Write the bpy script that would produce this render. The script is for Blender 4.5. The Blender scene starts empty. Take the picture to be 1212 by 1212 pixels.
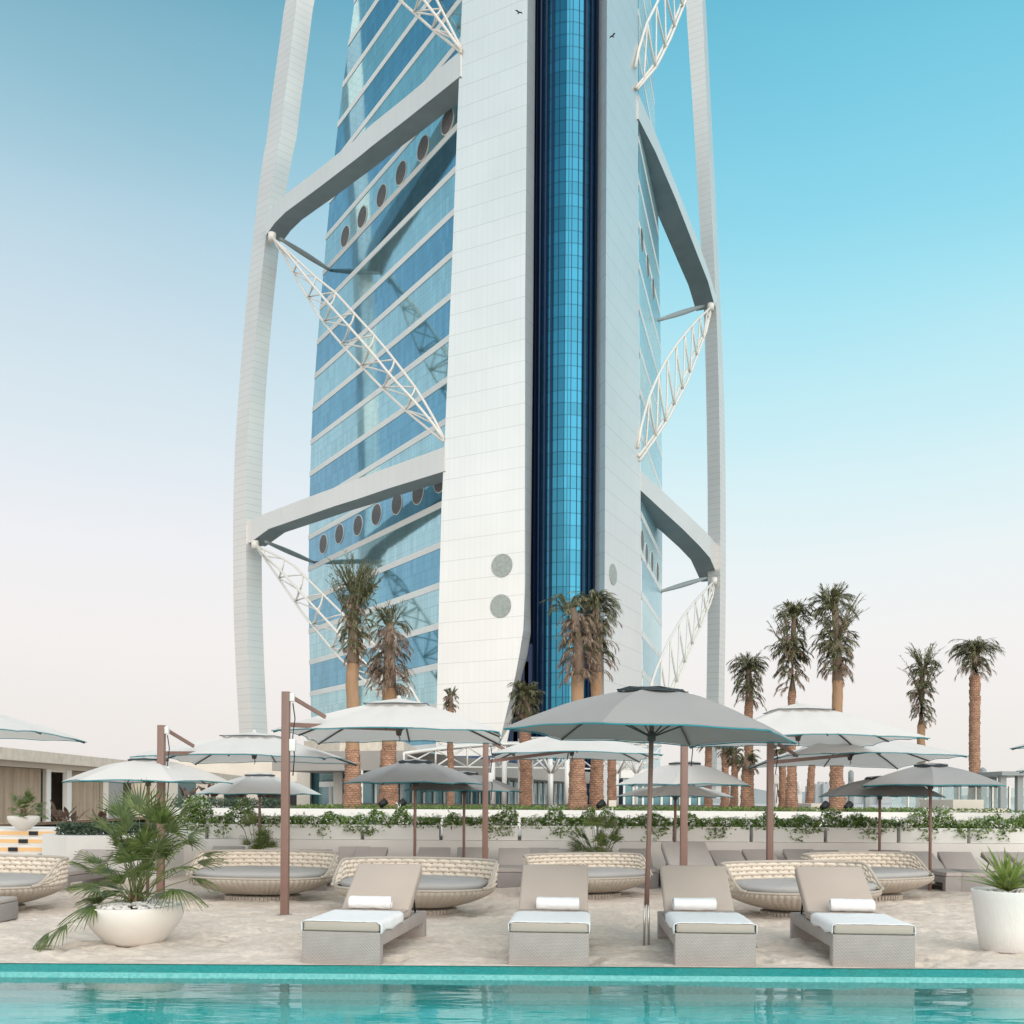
import bpy, bmesh, math, random
from mathutils import Vector, Matrix, noise
random.seed(7)
scene = bpy.context.scene
COL = scene.collection
F = 1140.0; CH = 1.55; HX = 606.0; HY = 945.0; ROLL = 0.0061
cr, sr = math.cos(ROLL), math.sin(ROLL)
PI = math.pi
V = Vector

# ---------------------------------------------------------------- geometry of the view
def ray(px, py):
    x = (px - HX) / F; y = (HY - py) / F
    return x * cr - y * sr, y * cr + x * sr

def P(px, py, Y):
    dx, dy = ray(px, py)
    return V((dx * Y, Y, CH + dy * Y))

def G(px, py, z=0.0):
    dx, dy = ray(px, py)
    t = (z - CH) / dy
    return V((dx * t, t, z))

class Plane2:
    """vertical plane through plan point (x0,y0), running at angle deg"""
    def __init__(s, x0, y0, deg):
        s.x0, s.y0 = x0, y0
        s.c, s.s = math.cos(math.radians(deg)), math.sin(math.radians(deg))
    def hit(s, px, py):
        dx, dy = ray(px, py)
        t = (s.x0 * s.s - s.y0 * s.c) / (dx * s.s - s.c)
        return V((dx * t, t, CH + dy * t))

def lerp_table(tab, q):
    if q <= tab[0][0]: a, b = tab[0], tab[1]
    elif q >= tab[-1][0]: a, b = tab[-2], tab[-1]
    else:
        for i in range(len(tab) - 1):
            if tab[i][0] <= q <= tab[i + 1][0]:
                a, b = tab[i], tab[i + 1]; break
    t = (q - a[0]) / (b[0] - a[0])
    return tuple(a[k] + (b[k] - a[k]) * t for k in range(1, len(a)))

def edge(plane, tab):
    """tab [(py,px)] -> function z -> (x,y) along that traced edge"""
    pts = []
    for py, px in tab:
        p = plane.hit(px, py) if isinstance(plane, Plane2) else P(px, py, plane)
        pts.append((p.z, p.x, p.y))
    pts.sort()
    def f(z):
        return lerp_table(pts, z)
    return f

# ---------------------------------------------------------------- mesh helpers
class MB:
    def __init__(s):
        s.v = []; s.f = []; s.m = []; s.uv = []; s.has_uv = False; s.sm = []
    def add(s, verts, faces, mat=0, uvs=None, smooth=False):
        o = len(s.v)
        s.v.extend([tuple(v) for v in verts])
        for i, f in enumerate(faces):
            s.f.append([o + k for k in f]); s.m.append(mat); s.sm.append(smooth)
            if uvs: s.uv.append([uvs[k] for k in f]); s.has_uv = True
            else: s.uv.append([(0, 0)] * len(f))
        return s
    def quad(s, a, b, c, d, mat=0, uv=None):
        s.v.extend([tuple(a), tuple(b), tuple(c), tuple(d)]); o = len(s.v) - 4
        s.f.append([o, o + 1, o + 2, o + 3]); s.m.append(mat); s.sm.append(False)
        if uv: s.uv.append(uv); s.has_uv = True
        else: s.uv.append([(0, 0)] * 4)
    def box(s, x0, x1, y0, y1, z0, z1, mat=0, bev=0.0, M=None):
        if bev > 0:
            bm = bmesh.new(); bmesh.ops.create_cube(bm, size=1)
            for v in bm.verts:
                v.co = V(((x0 + x1) / 2 + v.co.x * (x1 - x0), (y0 + y1) / 2 + v.co.y * (y1 - y0), (z0 + z1) / 2 + v.co.z * (z1 - z0)))
            bmesh.ops.bevel(bm, geom=bm.edges[:], offset=bev, segments=2, profile=0.6, affect='EDGES')
            bm.verts.ensure_lookup_table(); bm.verts.index_update()
            vs = [v.co.copy() for v in bm.verts]; fs = [[v.index for v in f.verts] for f in bm.faces]
            bm.free(); sm = True
        else:
            vs = [V(p) for p in ((x0, y0, z0), (x1, y0, z0), (x1, y1, z0), (x0, y1, z0), (x0, y0, z1), (x1, y0, z1), (x1, y1, z1), (x0, y1, z1))]
            fs = [(0, 3, 2, 1), (4, 5, 6, 7), (0, 1, 5, 4), (1, 2, 6, 5), (2, 3, 7, 6), (3, 0, 4, 7)]; sm = False
        if M: vs = [M @ v for v in vs]
        s.add(vs, fs, mat, smooth=sm); return s
    def tube(s, pts, r, n=6, mat=0, r2=None, cap=True, smooth=True):
        pts = [V(p) for p in pts]; N = len(pts)
        rings = []
        up = V((0, 0, 1))
        for i, p in enumerate(pts):
            d = (pts[min(i + 1, N - 1)] - pts[max(i - 1, 0)]).normalized()
            a = d.cross(up)
            if a.length < 1e-3: a = d.cross(V((1, 0, 0)))
            a.normalize(); b = d.cross(a)
            if callable(r): rr = r(i / max(1, N - 1))
            else: rr = r if r2 is None else r + (r2 - r) * i / max(1, N - 1)
            rings.append([p + a * math.cos(2 * PI * k / n) * rr + b * math.sin(2 * PI * k / n) * rr for k in range(n)])
        vs = [q for R in rings for q in R]; fs = []
        for i in range(N - 1):
            for k in range(n):
                fs.append((i * n + k, i * n + (k + 1) % n, (i + 1) * n + (k + 1) % n, (i + 1) * n + k))
        if cap:
            fs.append(tuple(range(n))[::-1]); fs.append(tuple((N - 1) * n + k for k in range(n)))
        s.add(vs, fs, mat, smooth=smooth); return s
    def bar(s, a, b, w, h, mat=0):
        """square bar from a to b"""
        a = V(a); b = V(b); d = (b - a).normalized(); up = V((0, 0, 1))
        x = d.cross(up)
        if x.length < 1e-3: x = V((1, 0, 0))
        x.normalize(); y = x.cross(d)
        vs = []
        for p in (a, b):
            for sx, sy in ((-1, -1), (1, -1), (1, 1), (-1, 1)):
                vs.append(p + x * sx * w / 2 + y * sy * h / 2)
        s.add(vs, [(0, 1, 2, 3), (7, 6, 5, 4), (0, 4, 5, 1), (1, 5, 6, 2), (2, 6, 7, 3), (3, 7, 4, 0)], mat); return s
    def lathe(s, prof, n=32, c=(0, 0, 0), mat=0, a0=0, a1=2 * PI, smooth=True, sx=1, sy=1):
        vs = []; fs = []; full = abs(a1 - a0 - 2 * PI) < 1e-4
        m = n if full else n + 1
        for r, z in prof:
            for k in range(m):
                a = a0 + (a1 - a0) * k / n
                vs.append((c[0] + r * math.cos(a) * sx, c[1] + r * math.sin(a) * sy, c[2] + z))
        for i in range(len(prof) - 1):
            for k in range(n):
                k2 = (k + 1) % m
                fs.append((i * m + k, i * m + k2, (i + 1) * m + k2, (i + 1) * m + k))
        s.add(vs, fs, mat, smooth=smooth); return s
    def prism(s, poly, off, mat=0):
        """polygon (3D points) extruded by vector off"""
        off = V(off); n = len(poly); vs = [V(p) for p in poly] + [V(p) + off for p in poly]
        fs = [tuple(range(n)), tuple(range(2 * n - 1, n - 1, -1))]
        for k in range(n): fs.append((k, k + n, (k + 1) % n + n, (k + 1) % n))
        s.add(vs, fs, mat); return s
    def build(s, name, mats, parent=None, origin=(0, 0, 0)):
        o = V(origin)
        me = bpy.data.meshes.new(name)
        me.from_pydata([tuple(V(v) - o) for v in s.v], [], s.f)
        if not isinstance(mats, (list, tuple)): mats = [mats]
        for m in mats: me.materials.append(m)
        for i, p in enumerate(me.polygons):
            p.material_index = s.m[i]; p.use_smooth = s.sm[i]
        if s.has_uv:
            uvl = me.uv_layers.new(name='UVMap'); k = 0
            for i, f in enumerate(s.f):
                for j in range(len(f)):
                    uvl.data[k].uv = s.uv[i][j]; k += 1
        me.update()
        ob = bpy.data.objects.new(name, me); COL.objects.link(ob)
        if parent is not None: ob.parent = parent
        else: ob.location = o
        return ob

def tag(o, label, cat=None, group=None, kind=None):
    if label: o['label'] = label
    if cat: o['category'] = cat
    if group: o['group'] = group
    if kind: o['kind'] = kind
    return o

def thing(name, loc, label, cat, group=None, rz=0.0):
    o = bpy.data.objects.new(name, None); COL.objects.link(o)
    o.empty_display_size = 0.3
    o.location = loc; o.rotation_euler = (0, 0, rz)
    return tag(o, label, cat, group)

def dup(root, loc, rz=0.0, label=None, sc=1.0):
    def cp(o, par):
        c = o.copy(); COL.objects.link(c)
        if par is not None: c.parent = par
        for ch in [x for x in bpy.data.objects if x.parent == o]:
            cp(ch, c)
        return c
    r = cp(root, None)
    r.location = loc; r.rotation_euler = (0, 0, rz); r.scale = (sc, sc, sc)
    if label: r['label'] = label
    return r

# ---------------------------------------------------------------- materials
def lin(r, g, b):
    def c(v):
        v /= 255.0
        return v / 12.92 if v <= 0.04045 else ((v + 0.055) / 1.055) ** 2.4
    return (c(r), c(g), c(b), 1)

class NT:
    def __init__(s, mat):
        s.t = mat.node_tree; s.n = s.t.nodes; s.l = s.t.links
        s.b = s.n['Principled BSDF']
    def new(s, typ, **kw):
        n = s.n.new(typ)
        for k, v in kw.items():
            if k in n.inputs.keys(): n.inputs[k].default_value = v
            else: setattr(n, k, v)
        return n
    def link(s, a, b): s.l.new(a, b)

def mat(name, col, rough=0.6, metal=0.0, spec=0.5, var=0.0, vscale=5.0, bump=0.0, bscale=50.0, coat=0.0, stretch=None, transl=0.0):
    m = bpy.data.materials.new(name); m.use_nodes = True
    t = NT(m); b = t.b
    b.inputs['Base Color'].default_value = col
    b.inputs['Roughness'].default_value = rough
    b.inputs['Metallic'].default_value = metal
    b.inputs['Specular IOR Level'].default_value = spec
    if coat: b.inputs['Coat Weight'].default_value = coat
    tc = t.new('ShaderNodeTexCoord'); src = tc.outputs['Object']
    if stretch:
        mp = t.new('ShaderNodeMapping'); mp.inputs['Scale'].default_value = stretch
        t.link(src, mp.inputs[0]); src = mp.outputs[0]
    colsock = None
    if var > 0:
        nz = t.new('ShaderNodeTexNoise'); nz.inputs['Scale'].default_value = vscale; nz.inputs['Detail'].default_value = 6
        t.link(src, nz.inputs['Vector'])
        mr = t.new('ShaderNodeMapRange'); mr.inputs[1].default_value = 0.3; mr.inputs[2].default_value = 0.7
        mr.inputs[3].default_value = 1 - var; mr.inputs[4].default_value = 1 + var
        t.link(nz.outputs[0], mr.inputs[0])
        mx = t.new('ShaderNodeVectorMath', operation='SCALE'); mx.inputs[0].default_value = col[:3]
        t.link(mr.outputs[0], mx.inputs['Scale'])
        t.link(mx.outputs[0], b.inputs['Base Color']); colsock = mx.outputs[0]
    if bump > 0:
        nz2 = t.new('ShaderNodeTexNoise'); nz2.inputs['Scale'].default_value = bscale; nz2.inputs['Detail'].default_value = 4
        t.link(src, nz2.inputs['Vector'])
        bp = t.new('ShaderNodeBump'); bp.inputs['Strength'].default_value = bump; bp.inputs['Distance'].default_value = 0.02
        t.link(nz2.outputs[0], bp.inputs['Height']); t.link(bp.outputs[0], b.inputs['Normal'])
    if transl > 0:
        tr = t.new('ShaderNodeBsdfTranslucent'); tr.inputs[0].default_value = col
        if colsock: t.link(colsock, tr.inputs[0])
        mx2 = t.new('ShaderNodeMixShader'); mx2.inputs[0].default_value = transl
        out = t.n['Material Output']
        t.link(b.outputs[0], mx2.inputs[1]); t.link(tr.outputs[0], mx2.inputs[2]); t.link(mx2.outputs[0], out.inputs[0])
    return m

def leaf_mat(name, c1, c2, rough=0.5, transl=0.25, scale=3.0):
    m = bpy.data.materials.new(name); m.use_nodes = True
    t = NT(m)
    geo = t.new('ShaderNodeNewGeometry')
    rmp = t.new('ShaderNodeValToRGB'); e = rmp.color_ramp.elements
    e[0].color = c1; e[1].color = c2
    t.link(geo.outputs['Random Per Island'], rmp.inputs[0])
    t.link(rmp.outputs[0], t.b.inputs['Base Color'])
    t.b.inputs['Roughness'].default_value = rough
    tr = t.new('ShaderNodeBsdfTranslucent'); t.link(rmp.outputs[0], tr.inputs[0])
    mx = t.new('ShaderNodeMixShader'); mx.inputs[0].default_value = transl
    t.link(t.b.outputs[0], mx.inputs[1]); t.link(tr.outputs[0], mx.inputs[2])
    t.link(mx.outputs[0], t.n['Material Output'].inputs[0])
    return m

def panel_mat(name, col, tw, th, line=0.6, metal=0.0, rough=0.4, spec=0.5, lw=0.05, var=0.05, wob=0.0, lcol=None, hw=None):
    """cladding: joints drawn by UV (metres), small tone difference per panel"""
    m = bpy.data.materials.new(name); m.use_nodes = True
    t = NT(m)
    uv = t.new('ShaderNodeUVMap'); uv.uv_map = 'UVMap'
    br = t.new('ShaderNodeTexBrick'); br.offset = 0.0; br.squash = 1.0
    br.inputs['Scale'].default_value = 1.0
    br.inputs['Brick Width'].default_value = tw; br.inputs['Row Height'].default_value = th
    br.inputs['Mortar Size'].default_value = lw; br.inputs['Mortar Smooth'].default_value = 0.1
    br.inputs['Bias'].default_value = 0.0
    c1 = tuple(min(1, c * (1 - var)) for c in col[:3]) + (1,); c2 = tuple(min(1, c * (1 + var)) for c in col[:3]) + (1,)
    br.inputs['Color1'].default_value = c1; br.inputs['Color2'].default_value = c2
    br.inputs['Mortar'].default_value = lcol or tuple(c * line for c in col[:3]) + (1,)
    t.link(uv.outputs[0], br.inputs['Vector'])
    last = br.outputs['Color']
    if hw:
        # extra horizontal joint lines
        br2 = t.new('ShaderNodeTexBrick'); br2.offset = 0.0
        br2.inputs['Scale'].default_value = 1.0
        br2.inputs['Brick Width'].default_value = 5000; br2.inputs['Row Height'].default_value = hw[0]
        br2.inputs['Mortar Size'].default_value = hw[1]; br2.inputs['Mortar Smooth'].default_value = 0.1
        br2.inputs['Color1'].default_value = (1, 1, 1, 1); br2.inputs['Color2'].default_value = (1, 1, 1, 1)
        br2.inputs['Mortar'].default_value = (hw[2],) * 3 + (1,)
        t.link(uv.outputs[0], br2.inputs['Vector'])
        mm = t.new('ShaderNodeMix', data_type='RGBA', blend_type='MULTIPLY'); mm.inputs[0].default_value = 1
        t.link(last, mm.inputs[6]); t.link(br2.outputs['Color'], mm.inputs[7]); last = mm.outputs[2]
    # weathering
    nz = t.new('ShaderNodeTexNoise'); nz.inputs['Scale'].default_value = 0.05; nz.inputs['Detail'].default_value = 5
    t.link(uv.outputs[0], nz.inputs['Vector'])
    mr = t.new('ShaderNodeMapRange'); mr.inputs[1].default_value = 0.3; mr.inputs[2].default_value = 0.7
    mr.inputs[3].default_value = 0.95; mr.inputs[4].default_value = 1.04
    t.link(nz.outputs[0], mr.inputs[0])
    sc = t.new('ShaderNodeVectorMath', operation='SCALE'); t.link(last, sc.inputs[0]); t.link(mr.outputs[0], sc.inputs['Scale'])
    t.link(sc.outputs[0], t.b.inputs['Base Color'])
    t.b.inputs['Metallic'].default_value = metal; t.b.inputs['Roughness'].default_value = rough
    t.b.inputs['Specular IOR Level'].default_value = spec
    if wob > 0:
        nz2 = t.new('ShaderNodeTexNoise'); nz2.inputs['Scale'].default_value = 0.35; nz2.inputs['Detail'].default_value = 2
        t.link(uv.outputs[0], nz2.inputs['Vector'])
        bp = t.new('ShaderNodeBump'); bp.inputs['Strength'].default_value = wob; bp.inputs['Distance'].default_value = 0.05
        t.link(nz2.outputs[0], bp.inputs['Height']); t.link(bp.outputs[0], t.b.inputs['Normal'])
    return m

def wicker_mat(name, col, su=60, sv=60, depth=0.6, uvm=False):
    m = bpy.data.materials.new(name); m.use_nodes = True
    t = NT(m)
    tc = t.new('ShaderNodeTexCoord')
    mp = t.new('ShaderNodeMapping'); mp.inputs['Scale'].default_value = (1, 1, 1)
    t.link(tc.outputs['UV' if uvm else 'Object'], mp.inputs[0])
    w1 = t.new('ShaderNodeTexWave', wave_type='BANDS', bands_direction='DIAGONAL'); w1.inputs['Scale'].default_value = su; w1.inputs['Distortion'].default_value = 0.4
    w2 = t.new('ShaderNodeTexWave', wave_type='BANDS', bands_direction='Z'); w2.inputs['Scale'].default_value = sv; w2.inputs['Distortion'].default_value = 0.3
    t.link(mp.outputs[0], w1.inputs[0]); t.link(mp.outputs[0], w2.inputs[0])
    ad = t.new('ShaderNodeMath', operation='MULTIPLY'); t.link(w1.outputs[1], ad.inputs[0]); t.link(w2.outputs[1], ad.inputs[1])
    nz = t.new('ShaderNodeTexNoise'); nz.inputs['Scale'].default_value = 6; t.link(mp.outputs[0], nz.inputs[0])
    mr = t.new('ShaderNodeMapRange'); mr.inputs[3].default_value = 0.74; mr.inputs[4].default_value = 1.08
    t.link(ad.outputs[0], mr.inputs[0])
    mr2 = t.new('ShaderNodeMapRange'); mr2.inputs[1].default_value = .3; mr2.inputs[2].default_value = .7; mr2.inputs[3].default_value = 0.93; mr2.inputs[4].default_value = 1.05
    t.link(nz.outputs[0], mr2.inputs[0])
    mu = t.new('ShaderNodeMath', operation='MULTIPLY'); t.link(mr.outputs[0], mu.inputs[0]); t.link(mr2.outputs[0], mu.inputs[1])
    sc = t.new('ShaderNodeVectorMath', operation='SCALE'); sc.inputs[0].default_value = col[:3]; t.link(mu.outputs[0], sc.inputs['Scale'])
    t.link(sc.outputs[0], t.b.inputs['Base Color'])
    bp = t.new('ShaderNodeBump'); bp.inputs['Strength'].default_value = depth; bp.inputs['Distance'].default_value = 0.004
    t.link(ad.outputs[0], bp.inputs['Height']); t.link(bp.outputs[0], t.b.inputs['Normal'])
    t.b.inputs['Roughness'].default_value = 0.6
    return m

M = {}
M['white_panel'] = panel_mat('white_panel', (0.69, 0.69, 0.68, 1), 1.1, 3.72, 0.91, metal=0.55, rough=0.34, spec=0.6, lw=0.035, var=0.012, hw=(3.72, 0.08, 0.86))
M['mast_panel'] = panel_mat('mast_panel', (0.66, 0.64, 0.62, 1), 60, 1.6, 0.8, metal=0.35, rough=0.38, spec=0.5, lw=0.07, var=0.015)
M['beam_panel'] = panel_mat('beam_panel', (0.70, 0.69, 0.67, 1), 2.4, 60, 0.9, metal=0.35, rough=0.38, spec=0.5, lw=0.05, var=0.01)
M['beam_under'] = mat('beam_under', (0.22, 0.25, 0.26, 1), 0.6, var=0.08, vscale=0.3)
M['truss_paint'] = mat('truss_paint', (0.72, 0.68, 0.63, 1), 0.4)
M['rod_grey'] = mat('rod_grey', (0.25, 0.28, 0.28, 1), 0.4)
M['glass_light'] = panel_mat('glass_light', lin(170, 208, 216), 1.2, 7.79, 0.84, metal=0.92, rough=0.07, lw=0.05, var=0.08, wob=0.12, hw=(1.86, 0.05, 0.8))
M['glass_dark'] = panel_mat('glass_dark', lin(116, 170, 194), 1.2, 7.79, 0.84, metal=0.92, rough=0.07, lw=0.05, var=0.10, wob=0.12, hw=(1.86, 0.05, 0.8))
M['glass_paleL'] = panel_mat('glass_paleL', lin(190, 226, 232), 1.2, 7.79, 0.85, metal=0.55, rough=0.22, lw=0.05, var=0.04, wob=0.1, hw=(1.95, 0.05, 0.85))
M['glass_paleD'] = panel_mat('glass_paleD', lin(158, 208, 222), 1.2, 7.79, 0.85, metal=0.55, rough=0.22, lw=0.05, var=0.04, wob=0.1, hw=(1.95, 0.05, 0.85))
M['glass_core'] = panel_mat('glass_core', lin(44, 107, 131), 40, 2.15, 0.55, metal=0.9, rough=0.14, lw=0.09, var=0.12, wob=0.12)
M['navy_fin'] = mat('navy_fin', lin(11, 34, 66), 0.35, metal=0.5)
M['band_white'] = mat('band_white', (0.68, 0.69, 0.68, 1), 0.45, var=0.03, vscale=0.2)
M['porthole_grille'] = mat('porthole_grille', (0.14, 0.13, 0.13, 1), 0.6, var=0.25, vscale=2.5)
M['core_disc'] = mat('core_disc', (0.32, 0.35, 0.33, 1), 0.6, var=0.15, vscale=2.0)
M['fabric_white'] = mat('fabric_white', (0.82, 0.79, 0.77, 1), 0.85, var=0.02, vscale=1.5, bump=0.1, bscale=400, transl=0.30)
M['fabric_grey'] = mat('fabric_grey', (0.34, 0.33, 0.325, 1), 0.85, var=0.03, vscale=2, bump=0.15, bscale=500, transl=0.06)
M['piping_teal'] = mat('piping_teal', (0.03, 0.27, 0.32, 1), 0.6)
M['vent_dark'] = mat('vent_dark', (0.04, 0.06, 0.07, 1), 0.7)
M['pole_brown'] = mat('pole_brown', (0.23, 0.135, 0.11, 1), 0.45, var=0.06, vscale=4, spec=0.5)
M['rib_dark'] = mat('rib_dark', (0.09, 0.075, 0.07, 1), 0.5)
M['steel'] = mat('steel', (0.55, 0.53, 0.5, 1), 0.3, metal=0.9)
M['white_plastic'] = mat('white_plastic', (0.75, 0.75, 0.73, 1), 0.4)
M['black_cable'] = mat('black_cable', (0.02, 0.02, 0.02, 1), 0.5)
M['wicker_grey'] = wicker_mat('wicker_grey', (0.455, 0.40, 0.375, 1), 20, 24, 0.6)
M['mattress'] = mat('mattress', (0.45, 0.38, 0.33, 1), 0.85, var=0.03, vscale=3, bump=0.15, bscale=250)
M['mattress_back'] = mat('mattress_back', (0.43, 0.385, 0.36, 1), 0.85, var=0.03, vscale=3, bump=0.15, bscale=250)
M['wicker_back'] = wicker_mat('wicker_back', (0.38, 0.345, 0.335, 1), 20, 24, 0.5)
M['towel'] = mat('towel', (0.86, 0.86, 0.87, 1), 0.95, var=0.015, vscale=30, bump=0.5, bscale=220)
M['daybed_pad'] = mat('daybed_pad', (0.72, 0.635, 0.54, 1), 0.6, var=0.08, vscale=8, bump=0.2, bscale=120)
M['daybed_strand'] = wicker_mat('daybed_strand', (0.56, 0.49, 0.42, 1), 30, 12, 0.4)
M['daybed_cushion'] = mat('daybed_cushion', (0.40, 0.385, 0.375, 1), 0.85, var=0.03, vscale=3, bump=0.15, bscale=250)
M['bowl'] = mat('bowl', (0.72, 0.67, 0.62, 1), 0.55, var=0.04, vscale=3, bump=0.08, bscale=60)
M['pebble'] = mat('pebble', (0.72, 0.70, 0.67, 1), 0.7)
M['pot_white'] = mat('pot_white', (0.76, 0.74, 0.71, 1), 0.6, var=0.03, vscale=5, bump=0.25, bscale=60, stretch=(1, 1, .2))
M['soil'] = mat('soil', (0.07, 0.05, 0.035, 1), 0.95, var=0.3, vscale=20)
M['plaster'] = mat('plaster', (0.74, 0.71, 0.68, 1), 0.75, var=0.035, vscale=1.2, bump=0.1, bscale=30)
M['planter'] = mat('planter', (0.78, 0.77, 0.75, 1), 0.6, var=0.02, vscale=2)
M['cream_stone'] = mat('cream_stone', (0.60, 0.53, 0.45, 1), 0.8, var=0.12, vscale=3, bump=0.5, bscale=12)
M['cream_wall'] = mat('cream_wall', (0.70, 0.63, 0.55, 1), 0.8, var=0.04, vscale=1)
M['roof_grey'] = mat('roof_grey', (0.33, 0.31, 0.29, 1), 0.7, var=0.05, vscale=.5)
M['paving'] = mat('paving', (0.5, 0.46, 0.42, 1), 0.8, var=0.06, vscale=1.5)
M['wood_brown'] = mat('wood_brown', (0.2, 0.12, 0.08, 1), 0.6, var=.2, vscale=10)
M['black'] = mat('black', (0.008, 0.008, 0.01, 1), 0.6)
M['curtain'] = mat('curtain', (0.72, 0.58, 0.46, 1), 0.9, var=0.15, vscale=4, stretch=(1, 1, .1))
M['window_glass'] = mat('window_glass', (0.10, 0.22, 0.25, 1), 0.06, metal=0.6, spec=0.8)
M['window_blue'] = mat('window_blue', (0.02, 0.06, 0.13, 1), 0.08, metal=0.5, spec=0.8)
M['white_steel'] = mat('white_steel', (0.72, 0.70, 0.67, 1), 0.4)
M['flower'] = leaf_mat('flower', (0.82, 0.80, 0.70, 1), (0.92, 0.91, 0.88, 1), transl=0.3)
M['leaf_shrub'] = leaf_mat('leaf_shrub', (0.06, 0.125, 0.02, 1), (0.27, 0.39, 0.10, 1), transl=0.3)
M['leaf_hedge'] = leaf_mat('leaf_hedge', (0.045, 0.075, 0.045, 1), (0.12, 0.17, 0.11, 1), transl=0.2)
M['leaf_fan'] = leaf_mat('leaf_fan', (0.045, 0.08, 0.02, 1), (0.18, 0.22, 0.065, 1), rough=0.35, transl=0.2)
M['window_clear'] = None
M['petiole'] = mat('petiole', (0.13, 0.15, 0.05, 1), 0.5)
M['leaf_palm'] = leaf_mat('leaf_palm', (0.06, 0.065, 0.03, 1), (0.29, 0.28, 0.15, 1), transl=0.2)
M['leaf_dry'] = leaf_mat('leaf_dry', (0.16, 0.105, 0.075, 1), (0.42, 0.30, 0.22, 1), transl=0.15)
M['leaf_agave'] = leaf_mat('leaf_agave', (0.14, 0.22, 0.05, 1), (0.38, 0.44, 0.14, 1), rough=0.4, transl=0.15)
M['leaf_red'] = leaf_mat('leaf_red', (0.06, 0.02, 0.02, 1), (0.16, 0.10, 0.05, 1), transl=0.2)
M['burlap'] = mat('burlap', (0.36, 0.22, 0.13, 1), 0.9, var=0.12, vscale=6, bump=0.5, bscale=20, stretch=(1, 1, .3))
M['trunk'] = mat('trunk', (0.33, 0.17, 0.105, 1), 0.9, var=0.3, vscale=5, bump=0.6, bscale=18)
M['bird'] = mat('bird', (0.05, 0.04, 0.04, 1), 0.8)
M['skyline'] = mat('skyline', (0.42, 0.43, 0.44, 1), 0.9, var=.1, vscale=.03)
M['tealfab'] = mat('tealfab', (0.03, .3, .33, 1), .8)

def emis(name, col, st):
    m = bpy.data.materials.new(name); m.use_nodes = True
    b = m.node_tree.nodes['Principled BSDF']
    b.inputs['Base Color'].default_value = (.45, .3, .15, 1)
    b.inputs['Emission Color'].default_value = col; b.inputs['Emission Strength'].default_value = st
    return m
M['step_light'] = emis('step_light', (1.0, 0.55, 0.22, 1), 0.38)

M['window_clear'] = bpy.data.materials.new('window_clear'); M['window_clear'].use_nodes = True
_q = NT(M['window_clear']); _q.b.inputs['Roughness'].default_value = .03; _q.b.inputs['Base Color'].default_value = (.1, .1, .1, 1)
_t = _q.new('ShaderNodeBsdfTransparent'); _t.inputs[0].default_value = (.93, .93, .92, 1); _m = _q.new('ShaderNodeMixShader'); _m.inputs[0].default_value = .12
_q.link(_t.outputs[0], _m.inputs[1]); _q.link(_q.b.outputs[0], _m.inputs[2]); _q.link(_m.outputs[0], _q.n['Material Output'].inputs[0])
M['weave_gap_shade'] = mat('weave_gap_shade', (0.22, 0.16, 0.11, 1), 0.8)  # dark brown paints shade into the deepest grooves of the weave
def trunk_mat():
    m = bpy.data.materials.new('trunk_scales'); m.use_nodes = True; t = NT(m)
    uv = t.new('ShaderNodeUVMap'); uv.uv_map = 'UVMap'
    nz = t.new('ShaderNodeTexNoise'); nz.inputs['Scale'].default_value = 9; t.link(uv.outputs[0], nz.inputs[0])
    ad = t.new('ShaderNodeVectorMath', operation='MULTIPLY_ADD'); t.link(nz.outputs['Color'], ad.inputs[0]); ad.inputs[1].default_value = (.10, .09, 0); t.link(uv.outputs[0], ad.inputs[2])
    br = t.new('ShaderNodeTexBrick'); br.inputs['Scale'].default_value = 1; br.inputs['Brick Width'].default_value = .14; br.inputs['Row Height'].default_value = .06
    br.inputs['Mortar Size'].default_value = .013; br.inputs['Mortar Smooth'].default_value = .4; br.inputs['Bias'].default_value = 0
    br.inputs['Color1'].default_value = (.50, .285, .19, 1); br.inputs['Color2'].default_value = (.40, .225, .15, 1); br.inputs['Mortar'].default_value = (.28, .155, .10, 1)
    t.link(ad.outputs[0], br.inputs[0])
    n2 = t.new('ShaderNodeTexNoise'); n2.inputs['Scale'].default_value = 3; n2.inputs['Detail'].default_value = 6; t.link(uv.outputs[0], n2.inputs[0])
    mr = t.new('ShaderNodeMapRange'); mr.inputs[1].default_value = .3; mr.inputs[2].default_value = .7; mr.inputs[3].default_value = .75; mr.inputs[4].default_value = 1.25; t.link(n2.outputs[0], mr.inputs[0])
    sc = t.new('ShaderNodeVectorMath', operation='SCALE'); t.link(br.outputs[0], sc.inputs[0]); t.link(mr.outputs[0], sc.inputs['Scale'])
    t.link(sc.outputs[0], t.b.inputs['Base Color']); t.b.inputs['Roughness'].default_value = .95
    bp = t.new('ShaderNodeBump'); bp.inputs['Strength'].default_value = .8; bp.inputs['Distance'].default_value = .03; bp.invert = True
    t.link(br.outputs['Fac'], bp.inputs['Height']); t.link(bp.outputs[0], t.b.inputs['Normal'])
    return m
M['trunk_scales'] = trunk_mat()
GLOW = 2.1; SUN = 1.6
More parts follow.
